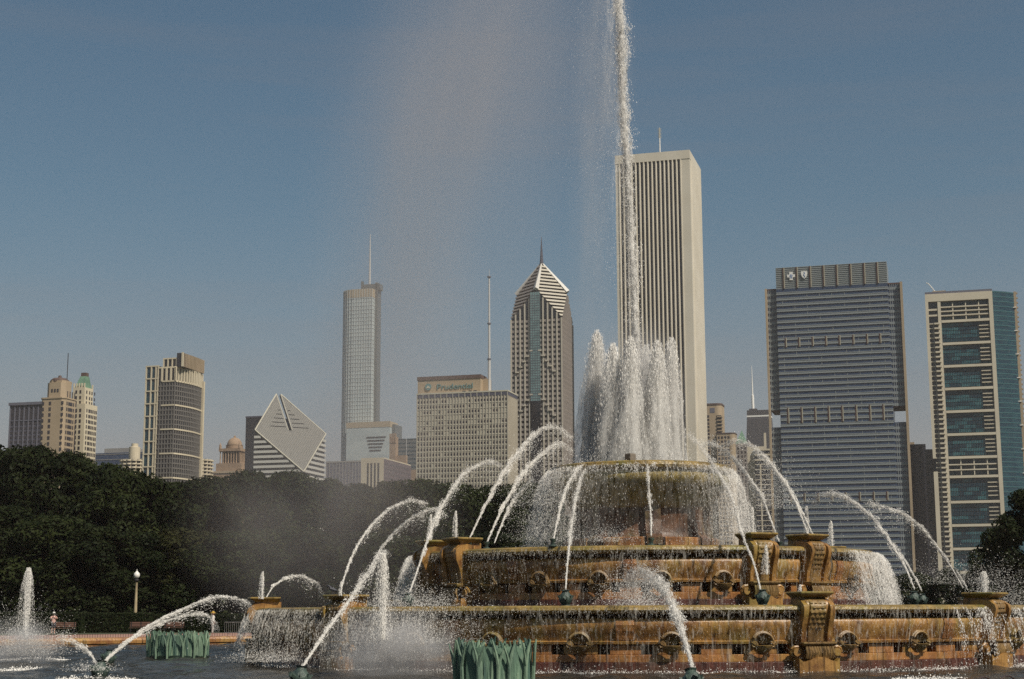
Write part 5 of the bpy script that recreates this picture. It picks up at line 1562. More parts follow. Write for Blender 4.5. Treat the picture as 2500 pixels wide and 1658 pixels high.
b.box('lower_block', M_TRUMP, xl0, xl1, -14, 10, 0, zl-6); b.box('lower_crown', M_SAND, xl0-.2, xl1+.2, -14.2, 10, zl-6, zl); b.box('lower_wing', M_TRUMP2, xl1, xl2, -8, 14, 0, b.z(960,1036,-8))
for i in range(5): b.box('balcony_row', M_DKGL, b.s(895+i*2,1065,-14)[0], b.s(942-i*3,1065,-14)[0], -14.4, -14, b.z(920,1066+i*8,-14)-1.2, b.z(920,1066+i*8,-14))

# --- small buildings between
b = Bld('grey_block', 'low hazy grey block below the curved glass tower', (884,1128), 1450, (797,1130))
b.box('wall', M_SLATE2, -b.W, 0, 0, 25, 0, b.H); b.box('parapet', M_GREYW, -b.W-.3,.3,-.3,25,b.H,b.H+1.5)
for i in range(12): b.box('pier', M_GREYW, -b.W+b.W*i/11-.3, -b.W+b.W*i/11+.3, -.3, 0, 0, b.H)
b = Bld('finned_block', 'sand coloured block with dark vertical slots left of the sign tower', (936.7,1117), 1330, (881.6,1120), (1012,1124))
W, H, D = b.W, b.H, min(b.D, 70)
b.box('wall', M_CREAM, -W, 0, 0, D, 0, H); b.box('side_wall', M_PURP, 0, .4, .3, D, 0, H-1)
for i in range(4): x_ = -W+W*(.27+.155*i); b.box('slot', M_DKGL, x_, x_+W*.075, -.12, .3, 0, H-4.5)
b.many('side_windows', M_WIN, [(.3,.5,y_,y_+1.6,z,z+2) for y_ in np.arange(3,D-3,4) for z in np.arange(H-6,2,-4)])
b = Bld('gothic_tower', 'small orange tan gothic tower beside the sign tower', (966,1066), 1500, (951,1066), (972,1070))
b.box('shaft', M_DOME, -b.W, 0, 0, b.W*1.2, 0, b.H)
for i in range(4): b.box('pinnacle', M_DOME, -b.W+i*b.W/3.4, -b.W+i*b.W/3.4+1.2, -.4, .8, b.H-6, b.H+3)
b.box('shoulder', M_DOME, 0, 10, 2, b.W, 0, b.H-18); b.box('lower_shoulder', M_DOME, 10, 20, 3, b.W, 0, b.H-32)
b = Bld('teal_glass_block', 'pale teal glass block just left of the sign tower', (1022,1070), 1560, (972,1072))
b.box('wall', M_TRUMP2, -b.W, 0, 0, 25, 0, b.H)
for z in np.arange(b.H,3,-4): b.box('floor_band', M_TEALD, -b.W-.1,.1,-.2,0,z-1,z)
b.box('mullion', M_STEELT, -b.W*.6,-b.W*.6+.6,-.3,0,0,b.H)

# --- sign tower
b = Bld('sign_tower', 'beige tower of small square windows with lettering on its penthouse and a mast', (1239,952), 1136, (1018.5,964), (1262,968))
W, H, D = b.W, b.H, b.D
zb_ = b.z(1239,964)
b.box('wall', M_CONC, -W, 0, 0, D, 0, zb_); b.box('dark_band', M_SLATE, -W-.3, .3, -.3, D+.3, zb_, H-1.0); b.box('band_cap', M_TRIM, -W-.5, .5, -.5, D+.5, H-1.0, H)
for i in range(16): x_ = -W+W*i/15; b.box('band_mullion', M_TRIM, x_-.2, x_+.2, -.45, -.3, zb_, H-1.0)
cols, dzr = 30, (b.z(1100,980)-b.z(1100,1110))/10
rw = random.Random(2); w1, w2 = [], []
cw = W/cols
z = zb_-2.2; r_i = 0
while z > 4:
    blind = [rw.random() < .5 for _ in range(6)]
    for c in range(cols):
        x_ = -W+cw*(c+.5)
        (w2 if (r_i < 7 and rw.random() < .62 and blind[c//5]) or rw.random() < .06 else w1).append((x_-cw*.24,x_+cw*.24,-.06,.25,z-1.75,z))
    z -= dzr; r_i += 1
b.many('windows', M_WIN, w1); b.many('blinded_windows', M_TRIM, w2)
b.many('piers', M_CONC, [(-W+cw*c-.28,-W+cw*c+.28,-.45,0,0,zb_) for c in range(cols+1)])
b.many('spandrels', M_TRIM, [(-W,0,-.22,0,zb_-2.2-dzr*i-2.9,zb_-2.2-dzr*i-2.1) for i in range(r_i)])
b.many('side_piers', M_CONC, [(0,.5,D*c/9-.25,D*c/9+.25,0,zb_) for c in range(10)])
# penthouse with the sign
xp0, xp1 = b.s(1020,921,6)[0], b.s(1173,914,6)[0]; zp = b.z(1173,914,6); ypd = 6
b.box('penthouse', M_TAN, xp0, xp1, ypd, D*.8, H, zp-2.6); b.box('penthouse_fringe', M_BRONZE, xp0-.4, xp1+.4, ypd-.5, D*.8+.4, zp-2.6, zp)
b.box('penthouse_wing', M_TAN, xp1, xp1+4, ypd+6, D*.8, H, zp-2.5)
for q in (1133,1148,1160): xx = b.s(q,951,ypd)[0]; b.box('penthouse_door', M_DKGL, xx-1.2, xx+1.2, ypd-.1, ypd+.2, H, H+1.6)
cu = bpy.data.curves.new('lettering','FONT'); cu.body = 'Prudential'; cu.extrude = .15; cu.materials.append(M_SIGN)
lt = link('lettering', cu, b.root); x0_, z0_ = b.s(1066,951,ypd); x1_ = b.s(1153,946,ypd)[0]
z0_ = b.z(1110,949.5,ypd); lt.rotation_euler = (math.pi/2,0,0); lt.location = (x0_, ypd-.4, z0_)
cu.size = 5.8; cu.offset = .02; bpy.context.view_layer.update(); wd = max(lt.dimensions.x,.1); cu.space_character = 1.0; lt.scale = ((x1_-x0_)/wd,1,1)
lme = bpy.data.meshes.new_from_object(lt.evaluated_get(bpy.context.evaluated_depsgraph_get())); lme.materials.clear(); lme.materials.append(M_SIGN)
lt2 = link('sign_lettering', lme, b.root); lt2.location = lt.location; lt2.rotation_euler = lt.rotation_euler; lt2.scale = lt.scale; bpy.data.objects.remove(lt)
xe_, ze_ = b.s(1046,945,ypd)
em = MB(); em.lathe([(0,-.2),(2.5,-.2),(2.5,.2),(0,.2)],20); emo = em.build('emblem_disc', M_SIGN, b.root); emo.rotation_euler = (math.pi/2,0,0); emo.location = (xe_,ypd-.5,ze_)
rk = MB().prism([(-1.7,-1.0),(1.7,-1.0),(1.0,.1),(.3,.5),(-.2,1.2),(-.9,.2)],.2,.35).build('emblem_rock', M_TRIM, emo)
for q in (1134,1143,1150): xx = b.s(q,912,20)[0]; MB().lathe([(1.9,0),(1.8,.9),(1.2,1.7),(0,2.1)],10,c=(xx,20,zp-.1)).build('roof_dish', M_WHITE, b.root, True)
xm = b.s(1194.5,950,D*.5)[0]; zz = [H]+[b.z(1194,q,D*.5) for q in (877,790,676,655)]
mst = MB().tube([(xm,D*.5,zz[0]),(xm,D*.5,zz[1]),(xm,D*.5,zz[1]+.2),(xm,D*.5,zz[2]),(xm,D*.5,zz[2]+.2),(xm,D*.5,zz[3]),(xm,D*.5,zz[3]+.2),(xm,D*.5,zz[4])],[1.15,1.1,.95,.85,.75,.6,.25,.12],8).build('mast', M_STEELT, b.root)
for q in zz[1:4]: MB().tube([(xm,D*.5,q-.5),(xm,D*.5,q+.5)],1.5,8).build('mast_collar', M_SLATE2, mst)

# --- tower with a pointed chevron crown
b = Bld('chevron_tower', 'grey pink tower with a striped pointed crown and needle spire', (1371,775), 1211, (1248,786), (1397,790))
W, D = b.W, b.D
D = max(D, W*.8)
Hc = b.z(1371,775); cx_, cy_ = -W/2, D/2
zS = b.s(1316,706)[1]; zE = zS; zA = EYE.z
o_, d_, dz_ = b._loc(1321,641); t_ = (cy_-o_[1])/d_[1]; zA = EYE.z+t_*dz_-b.zg
b.box('core', M_DKGL, -W+.6, -.6, .6, D-.6, 0, Hc-.5)
G = [Vector((cx_,0,zS)),Vector((0,cy_,zS)),Vector((cx_,D,zS)),Vector((-W,cy_,zS))]
Cn = [Vector((0,0,Hc)),Vector((0,D,Hc)),Vector((-W,D,Hc)),Vector((-W,0,Hc))]
A = Vector((cx_,cy_,zA))
for i in range(4):                  # gable walls
    l, r_ = Cn[(i-1)%4], Cn[i]
    gab = MB(); base = [Vector((q.x,q.y,0)) for q in (l,r_)]
    ctr = Vector((cx_,cy_,0))
    pts = [l, r_, G[i]]; inn = [p+(ctr-Vector((p.x,p.y,0)))*.05 for p in pts]
    gab.v = [tuple(p) for p in pts+inn]; gab.f = [(0,1,2),(5,4,3),(0,3,4,1),(1,4,5,2),(2,5,3,0)]
    gab.build('gable', M_DKGL, b.root)
for i in range(4):                  # sloped crown faces of stacked stripes
    g0, g1, c0 = G[i], G[(i+1)%4], Cn[i]
    solid = MB(); ctr = Vector((cx_,cy_,Hc-2)); q = [A,g0,c0,g1]
    q = [p-Vector((0,0,.8)) for p in q]
    solid.v = [tuple(p) for p in q]+[tuple(ctr)]; solid.f = [(0,1,2,3),(0,4,1),(1,4,2),(2,4,3),(3,4,0)]
    solid.build('crown_face', M_DKGL, b.root)
    n = 16
    for k in range(n):
        t0, t1 = k/n, (k+.5)/n
        def lr(t):
            if True:
                z = A.z+(c0.z-A.z)*t
                def edge(g):
                    if z >= g.z: u = (A.z-z)/(A.z-g.z); return A.lerp(g,u)
                    u = (g.z-z)/(g.z-c0.z); return g.lerp(c0,u)
                return edge(g0), edge(g1)
        a0,a1 = lr(t0); b0,b1 = lr(t1)
        outw = ((g0+g1)*.5-Vector((cx_,cy_,(g0.z+g1.z)/2))).normalized()*.9
        m = MB(); P_ = [a0,a1,b1,b0]
        m.v = [tuple(p) for p in P_]+[tuple(p+outw) for p in P_]
        m.f = [(0,1,2,3),(7,6,5,4),(0,4,5,1),(1,5,6,2),(2,6,7,3),(3,7,4,0)]
        m.build('crown_stripe', M_TWOP if i == 3 else M_TWOPL, b.root)  # south-west face has darker stripes, its shade put into the colour
for i in range(4):                  # ridges
    MB().tube([tuple(A),tuple(G[i]+(G[i]-Vector((cx_,cy_,G[i].z))).normalized()*.5)],[.6,2.3],4).build('ridge', M_CRAINW, b.root)
MB().tube([(cx_,cy_,zA-2),(cx_,cy_,zA+4),(cx_,cy_,b.z(1322,578,cy_))],[1.7,1.2,.15],8).build('spire', M_SLATE, b.root)
ns = 11
for i in range(ns+1):
    x_ = -W+W*i/ns
    top = Hc+(zS-Hc)*(1-abs(x_-cx_)/(W/2))*.96
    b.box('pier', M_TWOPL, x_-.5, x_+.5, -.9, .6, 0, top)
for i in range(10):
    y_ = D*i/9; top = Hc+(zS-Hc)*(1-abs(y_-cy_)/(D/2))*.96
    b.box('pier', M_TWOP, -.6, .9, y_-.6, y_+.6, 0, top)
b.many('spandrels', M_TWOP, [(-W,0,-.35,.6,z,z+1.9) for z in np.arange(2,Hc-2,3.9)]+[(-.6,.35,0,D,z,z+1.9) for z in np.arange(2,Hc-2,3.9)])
bx0, bx1 = b.s(1296,800)[0], b.s(1319,800)[0]; zb1 = b.z(1308,980); zt1 = b.z(1308,705)
b.box('glass_bay', M_GLTOP, bx0, bx1, -1.6, .5, zb1, zt1-3); b.box('glass_bay_low', M_DKGL, bx0, bx1, -1.4, .5, 0, zb1)
b.many('bay_grid', M_SLATE2, [(bx0,bx1,-1.72,-1.6,z,z+.25) for z in np.arange(zb1,zt1-4,2.0)]+[(x_-.1,x_+.1,-1.74,-1.6,zb1,zt1-3) for x_ in np.linspace(bx0,bx1,5)])
for q in (838,945):                 # chevron setbacks down the shaft
    z_ = b.z(1308,q)
    for sx in (-1,1):
        for k in range(5):
            xc = (bx0+bx1)/2+sx*(3.4+k*2.9); b.box('setback_cap', M_TWOPL, xc-1.2, xc+1.2, -1.8, .2, z_-5.5-k*4.2-1.1, z_-5.5-k*4.2)

# --- the tallest pale tower with vertical strips
b = Bld('striped_tower', 'tallest pale stone tower with dark vertical window strips', (1683,366), 1190, (1502,379), (1710,408))
W, H, D = b.W, b.H, b.D
D = max(D, 50)
b.box('glass_core', M_AONDK, -W+1, -1, 1, D-1, 0, H-1)
xc0, xc1 = b.s(1512,420)[0], b.s(1662,420)[0]
b.box('corner', M_AON, xc1, 0, -.3, 6, 0, H-.2); b.box('corner', M_AON, -W, xc0, -.3, 6, 0, H-.2); b.box('corner', M_AON, -6, 0.3, D-6, D, 0, H-.25); b.box('corner', M_AON, -W, -W+6, D-6, D, 0, H-.25)
b.box('top_band', M_AON, -W-.2, .2, -.6, D+.2, H-7, H)
n = 15
for i in range(n+1):
    x_ = xc0+(xc1-xc0)*i/n; w_ = (xc1-xc0)/n*.27
    MB().prism([(x_-w_,.9),(x_-w_*.35,-.9),(x_+w_*.35,-.9),(x_+w_,.9)],0,H-7.05).build('pier', M_AON, b.root)
for i in range(18):
    y_ = 6+(D-12)*i/17; MB().prism([(-.9,y_-1.15),(.9,y_-.4),(.9,y_+.4),(-.9,y_+1.15)],0,H-7.05).build('pier', M_AON, b.root)
b.many('strip_bars', M_SLATE2, [(xc0,xc1,.5,.95,z,z+.35) for z in np.arange(8,H-10,3.9)])
zr = H
b.many('roof_rail', M_BLACK, [(-W+W*i/44,-W+W*i/44+.25,8,8.3,zr,zr+1.5+1.6*((i*7)%5)/5) for i in range(2,42)]+[(-W+3,-2,8,8.2,zr+1.2,zr+1.4)], kind='stuff')
xm = b.s(1611,360,25)[0]; z1_, z2_, z3_ = zr, b.z(1611,337,25), b.z(1610,312,25)
am = MB().tube([(xm,25,z1_),(xm,25,z2_)],.5,6).build('antenna', M_WHITE, b.root)
an = MB().tube([(xm,25,z2_),(xm,25,z3_)],.35,6)
for i in range(7): zz_ = z2_+(z3_-z2_)*i/7; an.box(xm-1.4,xm+1.4,24.8,25.2,zz_,zz_+.35); an.box(xm-.2,xm+.2,23.6,26.4,zz_+.5,zz_+.9)
an.build('antenna_head', M_TRIM, am)
for i in range(4): q = 1622+i*5; xx = b.s(q,362,20)[0]; MB().lathe([(1.3,0),(1.2,1.2),(0,2.0)],8,c=(xx,20,zr)).build('roof_dish', M_WHITE, b.root)

# --- right of the striped tower
b = Bld('round_corner_tower', 'tan brick tower with rounded corner and balconies right of the tallest tower', (1748,986), 1500, (1700,982), (1762,994))
W, H = b.W, b.H; D = 20
def rc(x0,x1,y0,y1,r_,n=7):
    return [(x0,y1),(x0,y0)]+[(x1-r_+r_*math.sin(t), y0+r_-r_*math.cos(t)) for t in np.linspace(0,math.pi/2,n)]+[(x1,y1)]
xr = b.s(1762,1000,2)[0]
MB().prism(rc(-W,xr,0,D,5),0,H).build('shaft', M_TAN, b.root); MB().prism(rc(-W-.2,xr+.4,-.4,D,5.2),H-1,H+.6).build('cornice', M_BRONZE, b.root)
b.box('plant_louvre', M_SLATE2, b.s(1733,1000)[0], b.s(1745,1000)[0], -.15, .2, b.z(1738,1008), b.z(1738,996))
xb0, xb1 = b.s(1750,1040)[0], b.s(1760,1040,1)[0]
zq = b.z(1755,1014); i = 0
b.box('balcony_recess', M_DKGL, xb0, xb1+.6, -.2, 4, 0, zq)
while zq-i*3.4 > b.z(1755,1060) and i < 30: b.box('balcony', M_TAN, xb0+.6, xb1+1.8, -1.2, 3, zq-i*3.4-1.9, zq-i*3.4-.9); i += 1
b.many('windows', M_WIN, [(b.s(1727,1040)[0],b.s(1732,1040)[0],-.12,.05,z-2.2,z) for z in np.arange(b.z(1730,1014),5,-3.4)])
zl = b.z(1770,1060); xl0, xl1 = b.s(1750,1070,-4)[0], b.s(1794,1070,-4)[0]
MB().prism(rc(xl0,xl1,-4,12,4),0,zl).build('lower_wing', M_TAN, b.root); MB().prism(rc(xl0-.2,xl1+.4,-4.4,12,4.2),zl,zl+.9).build('wing_cornice', M_BRONZE, b.root)
b.many('wing_windows', M_WIN, [(xl0+1+i*3.1,xl0+2.9+i*3.1,-4.12,-3.9,z-2.4,z) for i in range(4) for z in np.arange(zl-2.5,4,-4)])

b = Bld('green_spire_block', 'pinkish block with a small green pyramid roof behind the right jets', (1836,1082), 1350, (1796,1083))
W, H = b.W, b.H
b.box('wall', M_TWOP, -W, 0, 0, 16, 0, H)
xa_, za_ = b.s(1806,1051,6); xw = b.s(1823,1082)[0]
MB().add([(-W,0,H),(xw,0,H),(xw,12,H),(-W,12,H),((-W+xw)/2,6,za_)],[(0,1,4),(1,2,4),(2,3,4),(3,0,4),(3,2,1,0)]).build('roof', M_COPPER, b.root)
b.many('windows', M_WIN, [(-W+1.5+i*3,-W+2.8+i*3,-.12,.02,z-2,z) for i in range(int(W/3)) for z in np.arange(H-3,3,-3.6)])

b = Bld('tapered_black_tower', 'far black tapering tower with a white banded top and tall antenna', (1880,1000), 2640, (1823,999))
W, H = b.W, b.H; tp_ = .085
def taper(z): k_ = (H-z)*tp_*.42; return k_
MB().prism([(-W,0),(0,0),(0,30),(-W,30)],0,H).build('shaft', M_BLACK, b.root)
t_ = 16; MB().add([(-W-t_,-t_,0),(t_,-t_,0),(t_,30+t_,0),(-W-t_,30+t_,0),(-W-.1,-.1,H-14),(.1,-.1,H-14),(.1,30.1,H-14),(-W-.1,30.1,H-14)],[(0,1,5,4),(1,2,6,5),(2,3,7,6),(3,0,4,7),(4,5,6,7)]).build('tapered_frame', M_BLACK, b.root)
b.box('light_band', M_WHITE, -W-.3, .3, -.3, 30, H-11.5, H-9); b.many('floor_lines', M_SLATE, [(-W+1,-1,-.25,0,z,z+1.2) for z in np.arange(H-40,H-14,4.2)])
x_ = b.s(1838,990,12)[0]; MB().tube([(x_,12,H),(x_,12,b.z(1838,965,12)),(x_,12,b.z(1838,964,12)),(x_,12,b.z(1837,940,12)),(x_,12,b.z(1837,892,12))],[2.6,2.3,1.3,1.0,.3],8).build('antenna', M_WHITE, b.root)
b.box('roof_plant', M_BLACK, x_-6, x_+7, 6, 18, H, H+3.5)
x2_ = b.s(1868,990,12)[0]

b = Bld('barred_tower', 'dark tower with thin yellow floor bars and beige top left of the blue tower', (1889,1095), 1200, (1842,1096))
W, H = b.W, b.H
b.box('wall', M_DKGL, -W, 0, .4, 18, 0, H); b.box('right_pier', M_BEIGE, -2.1, .2, -.4, 18, 0, H+1)
b.box('mid_pier', M_BEIGE, b.s(1857,1150)[0]-.5, b.s(1857,1150)[0]+.5, -.2, .4, 0, H-12)
for k_, z in enumerate(np.arange(H,3,-3.9)): b.box('floor_bar', M_BEIGE, -W, -2.1, -.1, .4, z-(1.3 if k_ < 3 else .55), z)
zp_ = b.z(1840,1086); b.box('beige_top', M_BEIGE, b.s(1824,1090,14)[0], b.s(1866,1090,14)[0], 14, 24, 0, zp_)
xq = b.s(1868,1090,8)[0]; b.box('flue', M_BEIGE, xq-.7, xq+.9, 7, 8.5, H, b.z(1868,1057,8))

# --- blue grey banded tower with emblems
b = Bld('banded_blue_tower', 'wide blue grey tower of horizontal bands with a cross and shield emblem', (2202.5,690), 1060, (1867,708))
W, D = b.W, 30
H = b.z(2030,698); Hw = b.z(2202,690)
xC0, xC1 = b.s(1895.5,720)[0], b.s(2168,720)[0]
zc_ = b.z(2030,647)
rec = 3.0
b.box('glass_core', M_NAVY, xC0, xC1, 0, D, 0, H)
za_ = b.z(1897,620+590/6.224); zb_ = b.z(1897,620+1280/6.224); pt = (za_-zb_)/8
trim = []
z = za_+pt
i = 0
while z > 1:
    if z < H+1:
        b.box('spandrel', M_SPAN, xC0-.1, xC1+.1, -.35, 0, z-pt*.42, z)
        trim += [(xC0-.1,xC1+.1,-.5,-.35,z-.32,z),(xC0-.1,xC1+.1,-.5,-.35,z-pt*.42,z-pt*.42+.28)]
    z -= pt
b.many('trim_lines', M_TRIMG, trim)
b.many('window_marks', M_SPAN, [(xx-.12,xx+.25,-.12,0,zz-pt,zz-pt*.45) for zz in np.arange(za_,10,-pt) for xx in np.linspace(xC0+4,xC1-4,9) if rng.random() < .5])
b.box('crown', M_SPAN, xC0, xC1, .2, D-3, H, zc_)
b.many('crown_louvres', M_TRIMG, [(xC0-.05,xC1+.05,-.1,.2,H+(zc_-H)*k_/11-.12,H+(zc_-H)*k_/11+.14) for k_ in range(12)])
px_post = [1860+q/6.224 for q in (345,548,752,955,1158,1367,1575,1775)]
rowsz = [(b.z(2030,698)+.0, zc_), (b.z(2030,843), b.z(2030,820)), (b.z(2030,1030), b.z(2030,992)), (b.z(2030,1224), b.z(2030,1203))]
for r_i, (z0_, z1_) in enumerate(rowsz):
    for q in px_post:
        xx = b.s(q,700)[0]
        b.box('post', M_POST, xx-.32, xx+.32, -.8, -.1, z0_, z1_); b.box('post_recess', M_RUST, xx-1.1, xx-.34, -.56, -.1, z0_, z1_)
zo0, zo1 = b.z(2182,1031,rec), b.z(2182,992,rec)
zo0l, zo1l = b.z(1880,1044,rec), b.z(1880,1002,rec)
xR1 = b.s(2197,700)[0]; xL0 = b.s(1872,720)[0]
for nm, x0_, x1_, lo, hi, top in (('right',xC1,xR1,zo0,zo1,Hw),('left',xL0,xC0,zo0l,zo1l,b.z(1880,709,rec))):
    b.box('wing', M_NAVY, x0_, x1_, rec, D-2, 0, lo); b.box('wing', M_NAVY, x0_, x1_, rec, D-2, hi, top)
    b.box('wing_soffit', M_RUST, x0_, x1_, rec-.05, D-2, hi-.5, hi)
    sp_ = []; z = za_+pt
    while z > 1:
        if not (lo-1 < z < hi+pt*.4) and z < top+.5: b.box('wing_spandrel', M_SPAN, x0_, x1_, rec-.3, rec, z-pt*.45, z)
        z -= pt
    vs_ = [(x0_+(x1_-x0_)*k_/6-.12,x0_+(x1_-x0_)*k_/6+.12,rec-.4,rec-.3,zz0,zz1) for k_ in range(1,6) for zz0,zz1 in ((0,lo),(hi,top))]
    b.many('wing_mullions', M_TRIMG, vs_)
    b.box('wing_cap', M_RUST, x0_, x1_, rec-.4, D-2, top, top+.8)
b.box('corner_column', M_TAN, xR1, 0, 0, 3.2, 0, Hw+.8); b.box('corner_column', M_BRONZE, xR1+.3, -.2, 3.2, D, hi, Hw) if False else None
b.box('corner_column', M_TAN, -W, xL0, 0, 3.2, 0, b.z(1868,708)+.8)
# emblems
xe_, ze_ = b.s(1931.5,674)
cr = MB(); u = .95
cr.box(-2.7,2.7,0,.35,-1.0,1.0); cr.box(-1.15,1.15,-.01,.34,-3.0,-1.0); cr.box(-1.15,1.15,-.012,.338,1.0,2.8)
eo = cr.build('cross_emblem', M_WHITE, b.root); eo.location = (xe_,-.6,ze_)
fg = MB(); fg.lathe([(0,0),(.42,0),(.42,.1),(0,.1)],10); f1 = fg.build('figure_head', M_BLUE, eo); f1.rotation_euler = (math.pi/2,0,0); f1.location = (0,-.05,.85)
fb_ = MB(); fb_.box(-1.4,1.4,-.14,-.02,-.1,.25); fb_.box(-.4,.4,-.15,-.03,-.9,-.1); fb_.box(-.8,-.35,-.15,-.03,-1.9,-.9); fb_.box(.35,.8,-.15,-.03,-1.9,-.9); fb_.build('figure_body', M_BLUE, eo)
xe_, ze_ = b.s(1963.6,671)
shp = [(-2.2,2.0),(-1.6,2.6),(-.8,2.3),(0,2.7),(.8,2.3),(1.6,2.6),(2.2,2.0),(2.1,0),(1.5,-1.6),(0,-3.0),(-1.5,-1.6),(-2.1,0)]
so = MB().prism(shp[::-1],0,.35).build('shield_emblem', M_WHITE, b.root); so.rotation_euler = (math.pi/2,0,0); so.location = (xe_,-.6,ze_)
stf = MB().tube([(.55*math.sin(k_*.9),-1.9+k_*.33,.42) for k_ in range(12)],.16,5); stf.tube([(0,-2.2,.42),(0,2.0,.42)],.13,5); stf.build('staff_mark', M_BLUE, so)

# --- dark window block and striped block
b = Bld('dark_window_block', 'near black gridded glass block between blue tower and balcony tower', (2259,1084), 1120, (2218,1090))
b.box('wall', M_DKGL, -b.W, 0, 0, 20, 0, b.H)
b.many('grid', M_SLATE, [(-b.W,0,-.2,0,z,z+.35) for z in np.arange(2,b.H,3.3)]+[(x_-.15,x_+.15,-.22,0,0,b.H) for x_ in np.linspace(-b.W,0,10)])
b.box('roof_plant', M_TAN, -b.W+1, -b.W+4, 4, 9, b.H, b.H+2)
b = Bld('striped_block', 'grey block of pale horizontal bands beside the balcony tower', (2300,1096), 1080, (2259,1100))
b.box('wall', M_DKGL, -b.W, 0, .5, 20, 0, b.H)
for z in np.arange(b.H,2,-4.3): b.box('floor_band', M_GREYW, -b.W, 0, 0, .5, z-2.1, z)

# --- balcony tower with beige frame
b = Bld('balcony_frame_tower', 'teal glass tower in a beige frame with a column of balconies', (2422,710), 1040, (2257.7,719))
W, H = b.W, b.H
S = b.s
b.box('glass_body', M_TEALD, -W+1, -1, 3, 26, 0, H-1)
E1 = [(-1,0.4),(9,7),(15,13),(15.6,30),(-1,30)]
MB().prism(E1,0,H+.3).build('east_glass', M_TEALD, b.root)
egl = MB()
for z in np.arange(4,H,3.3):
    egl.add([(-1,.25,z),(9.1,6.9,z),(15.2,13,z),(15.2,13,z+.7),(9.1,6.9,z+.7),(-1,.25,z+.7)],[(0,1,4,5),(1,2,3,4)])
egl.build('east_floor_lines', M_TEALL, b.root, kind='stuff')
b.box('east_column', M_TAN, 14.2, 15.9, 12.2, 13.8, 0, H+1)
for i in range(14):
    z = H-10-i*16.1
    if z > 4: b.box('east_blade', M_WHITE, 9.5, 15.5, 11.2, 12.3, z-.3, z+.25)
for z in np.arange(4,H,3.3): b.box('east_balcony', M_TAN, 15.2, 16.8, 12.5, 14.5, z, z+1.0)
zt = b.z(2340,733); xr0 = S(2414,740)[0]; xl1 = S(2266,740)[0]; xm0, xm1 = S(2288.5,740)[0], S(2296,740)[0]
b.box('frame_top', M_BEIGE, -W, 0, 0, 2.6, zt, H); b.box('frame_right', M_BEIGE, xr0, 0, 0, 2.6, 0, zt); b.box('frame_left', M_BEIGE, -W, xl1, 0, 2.6, b.z(2262,1120), zt)
b.box('frame_left_low', M_BEIGE, -W, xl1+.8, 0, 2.4, 0, b.z(2262,1152)); b.box('frame_middle', M_BEIGE, xm0, xm1, .2, 2.6, 0, zt)
b.box('roof_edge', M_SLATE2, -W, 0, .8, 1.0, H, H+1.6)
hz_ = [785,844,900.7,957,1011.6,1066,1118]; zb_ = [b.z(2300,q) for q in hz_]
stp = (zb_[0]-zb_[-1])/6
zb_ = [zb_[0]-stp*i for i in range(7)]
low = [b.z(2300,1170)-stp*i for i in range(0,12)]
bars = zb_+[b.z(2300,1165)]+[z for z in low[1:] if z > 2]
for z in bars: b.box('frame_beam', M_BEIGE, xm1, xr0, .1, 2.6, z-.85, z+.85)
xs_ = S(2393,850)[0]
allz = sorted(bars+[zt], reverse=True)
for k_ in range(len(allz)-1):
    z1_, z0_ = allz[k_]-1.2, allz[k_+1]+1.2
    if k_ == 0 or abs(allz[k_]-zb_[-1]) < .1:
        nrow = 4 if k_ == 0 else 3
        for r_ in range(1,nrow): b.box('loggia_slab', M_BEIGE, xm1, xr0, .6, 3, z0_+(z1_-z0_)*r_/nrow-.4, z0_+(z1_-z0_)*r_/nrow+.4)
        for q in (.25,.52,.79): xx = xm1+(xr0-xm1)*q; b.box('loggia_post', M_BEIGE, xx-.35, xx+.35, .9, 3, z0_, z1_)
        continue
    npan, nf = 22, 5
    fh_ = (z1_-z0_)/nf
    for f_ in range(nf):
        run = None
        segs = []; c = 0
        while c < npan:
            w_ = random.choice((3,5,7,11)); bright = random.random() < .5; segs.append((c,min(npan,c+w_),bright)); c += w_
        for a0_,a1_,br_ in segs:
            x0_ = xm1+(xs_-xm1)*a0_/npan; x1_ = xm1+(xs_-xm1)*a1_/npan
            b.box('pane', M_TEAL if br_ else M_TEALD, x0_+.08, x1_-.08, 1.6, 1.9, z0_+fh_*f_+.25, z0_+fh_*(f_+1)-.1)
    for f_ in range(1,nf): b.box('side_balcony', M_BEIGE, xs_, xr0, .7, 3, z0_+fh_*f_-.3, z0_+fh_*f_+.3)
b.many('pane_mullions', M_DKGL, [(xm1+(xs_-xm1)*c/22-.07,xm1+(xs_-xm1)*c/22+.07,1.45,1.62,0,zb_[0]) for c in range(23)])
z = b.z(2280,790)
b.box('balcony_shade', M_DKGL, xl1, xm0, 2.0, 3, 0, zt)
xbm = (xl1*.5+xm0*.5)-.3
b.box('balcony_divider', M_GREYW, xbm-.3, xbm+.3, .8, 2.2, 0, z)
while z > 2:
    b.box('balcony', M_BEIGE, xbm+.5, xm0+.8, -1.0, 2, z-.7, z+.35); b.box('window_ledge', M_BEIGE, xl1, xbm, .6, 2.2, z-.35, z+.25)
    z -= 3.27
for q in (756,770,): zz = b.z(2280,q); b.box('window_ledge', M_BEIGE, xl1, xm0, .5, 2.2, zz-.6, zz+.6)
xq = S(2287,712,8)[0]; q0 = b.z(2285,712,8)
cn = MB().box(xq-3,xq+6,6,10,H,H+3.2).build('roof_crane', M_TAN, b.root)
MB().tube([(xq-1,8,H+3),(S(2266,692,8)[0],8,b.z(2266,692,8)),(S(2261,691,8)[0],8,b.z(2261,691,8))],.35,5).build('crane_arm', M_WHITE, cn)

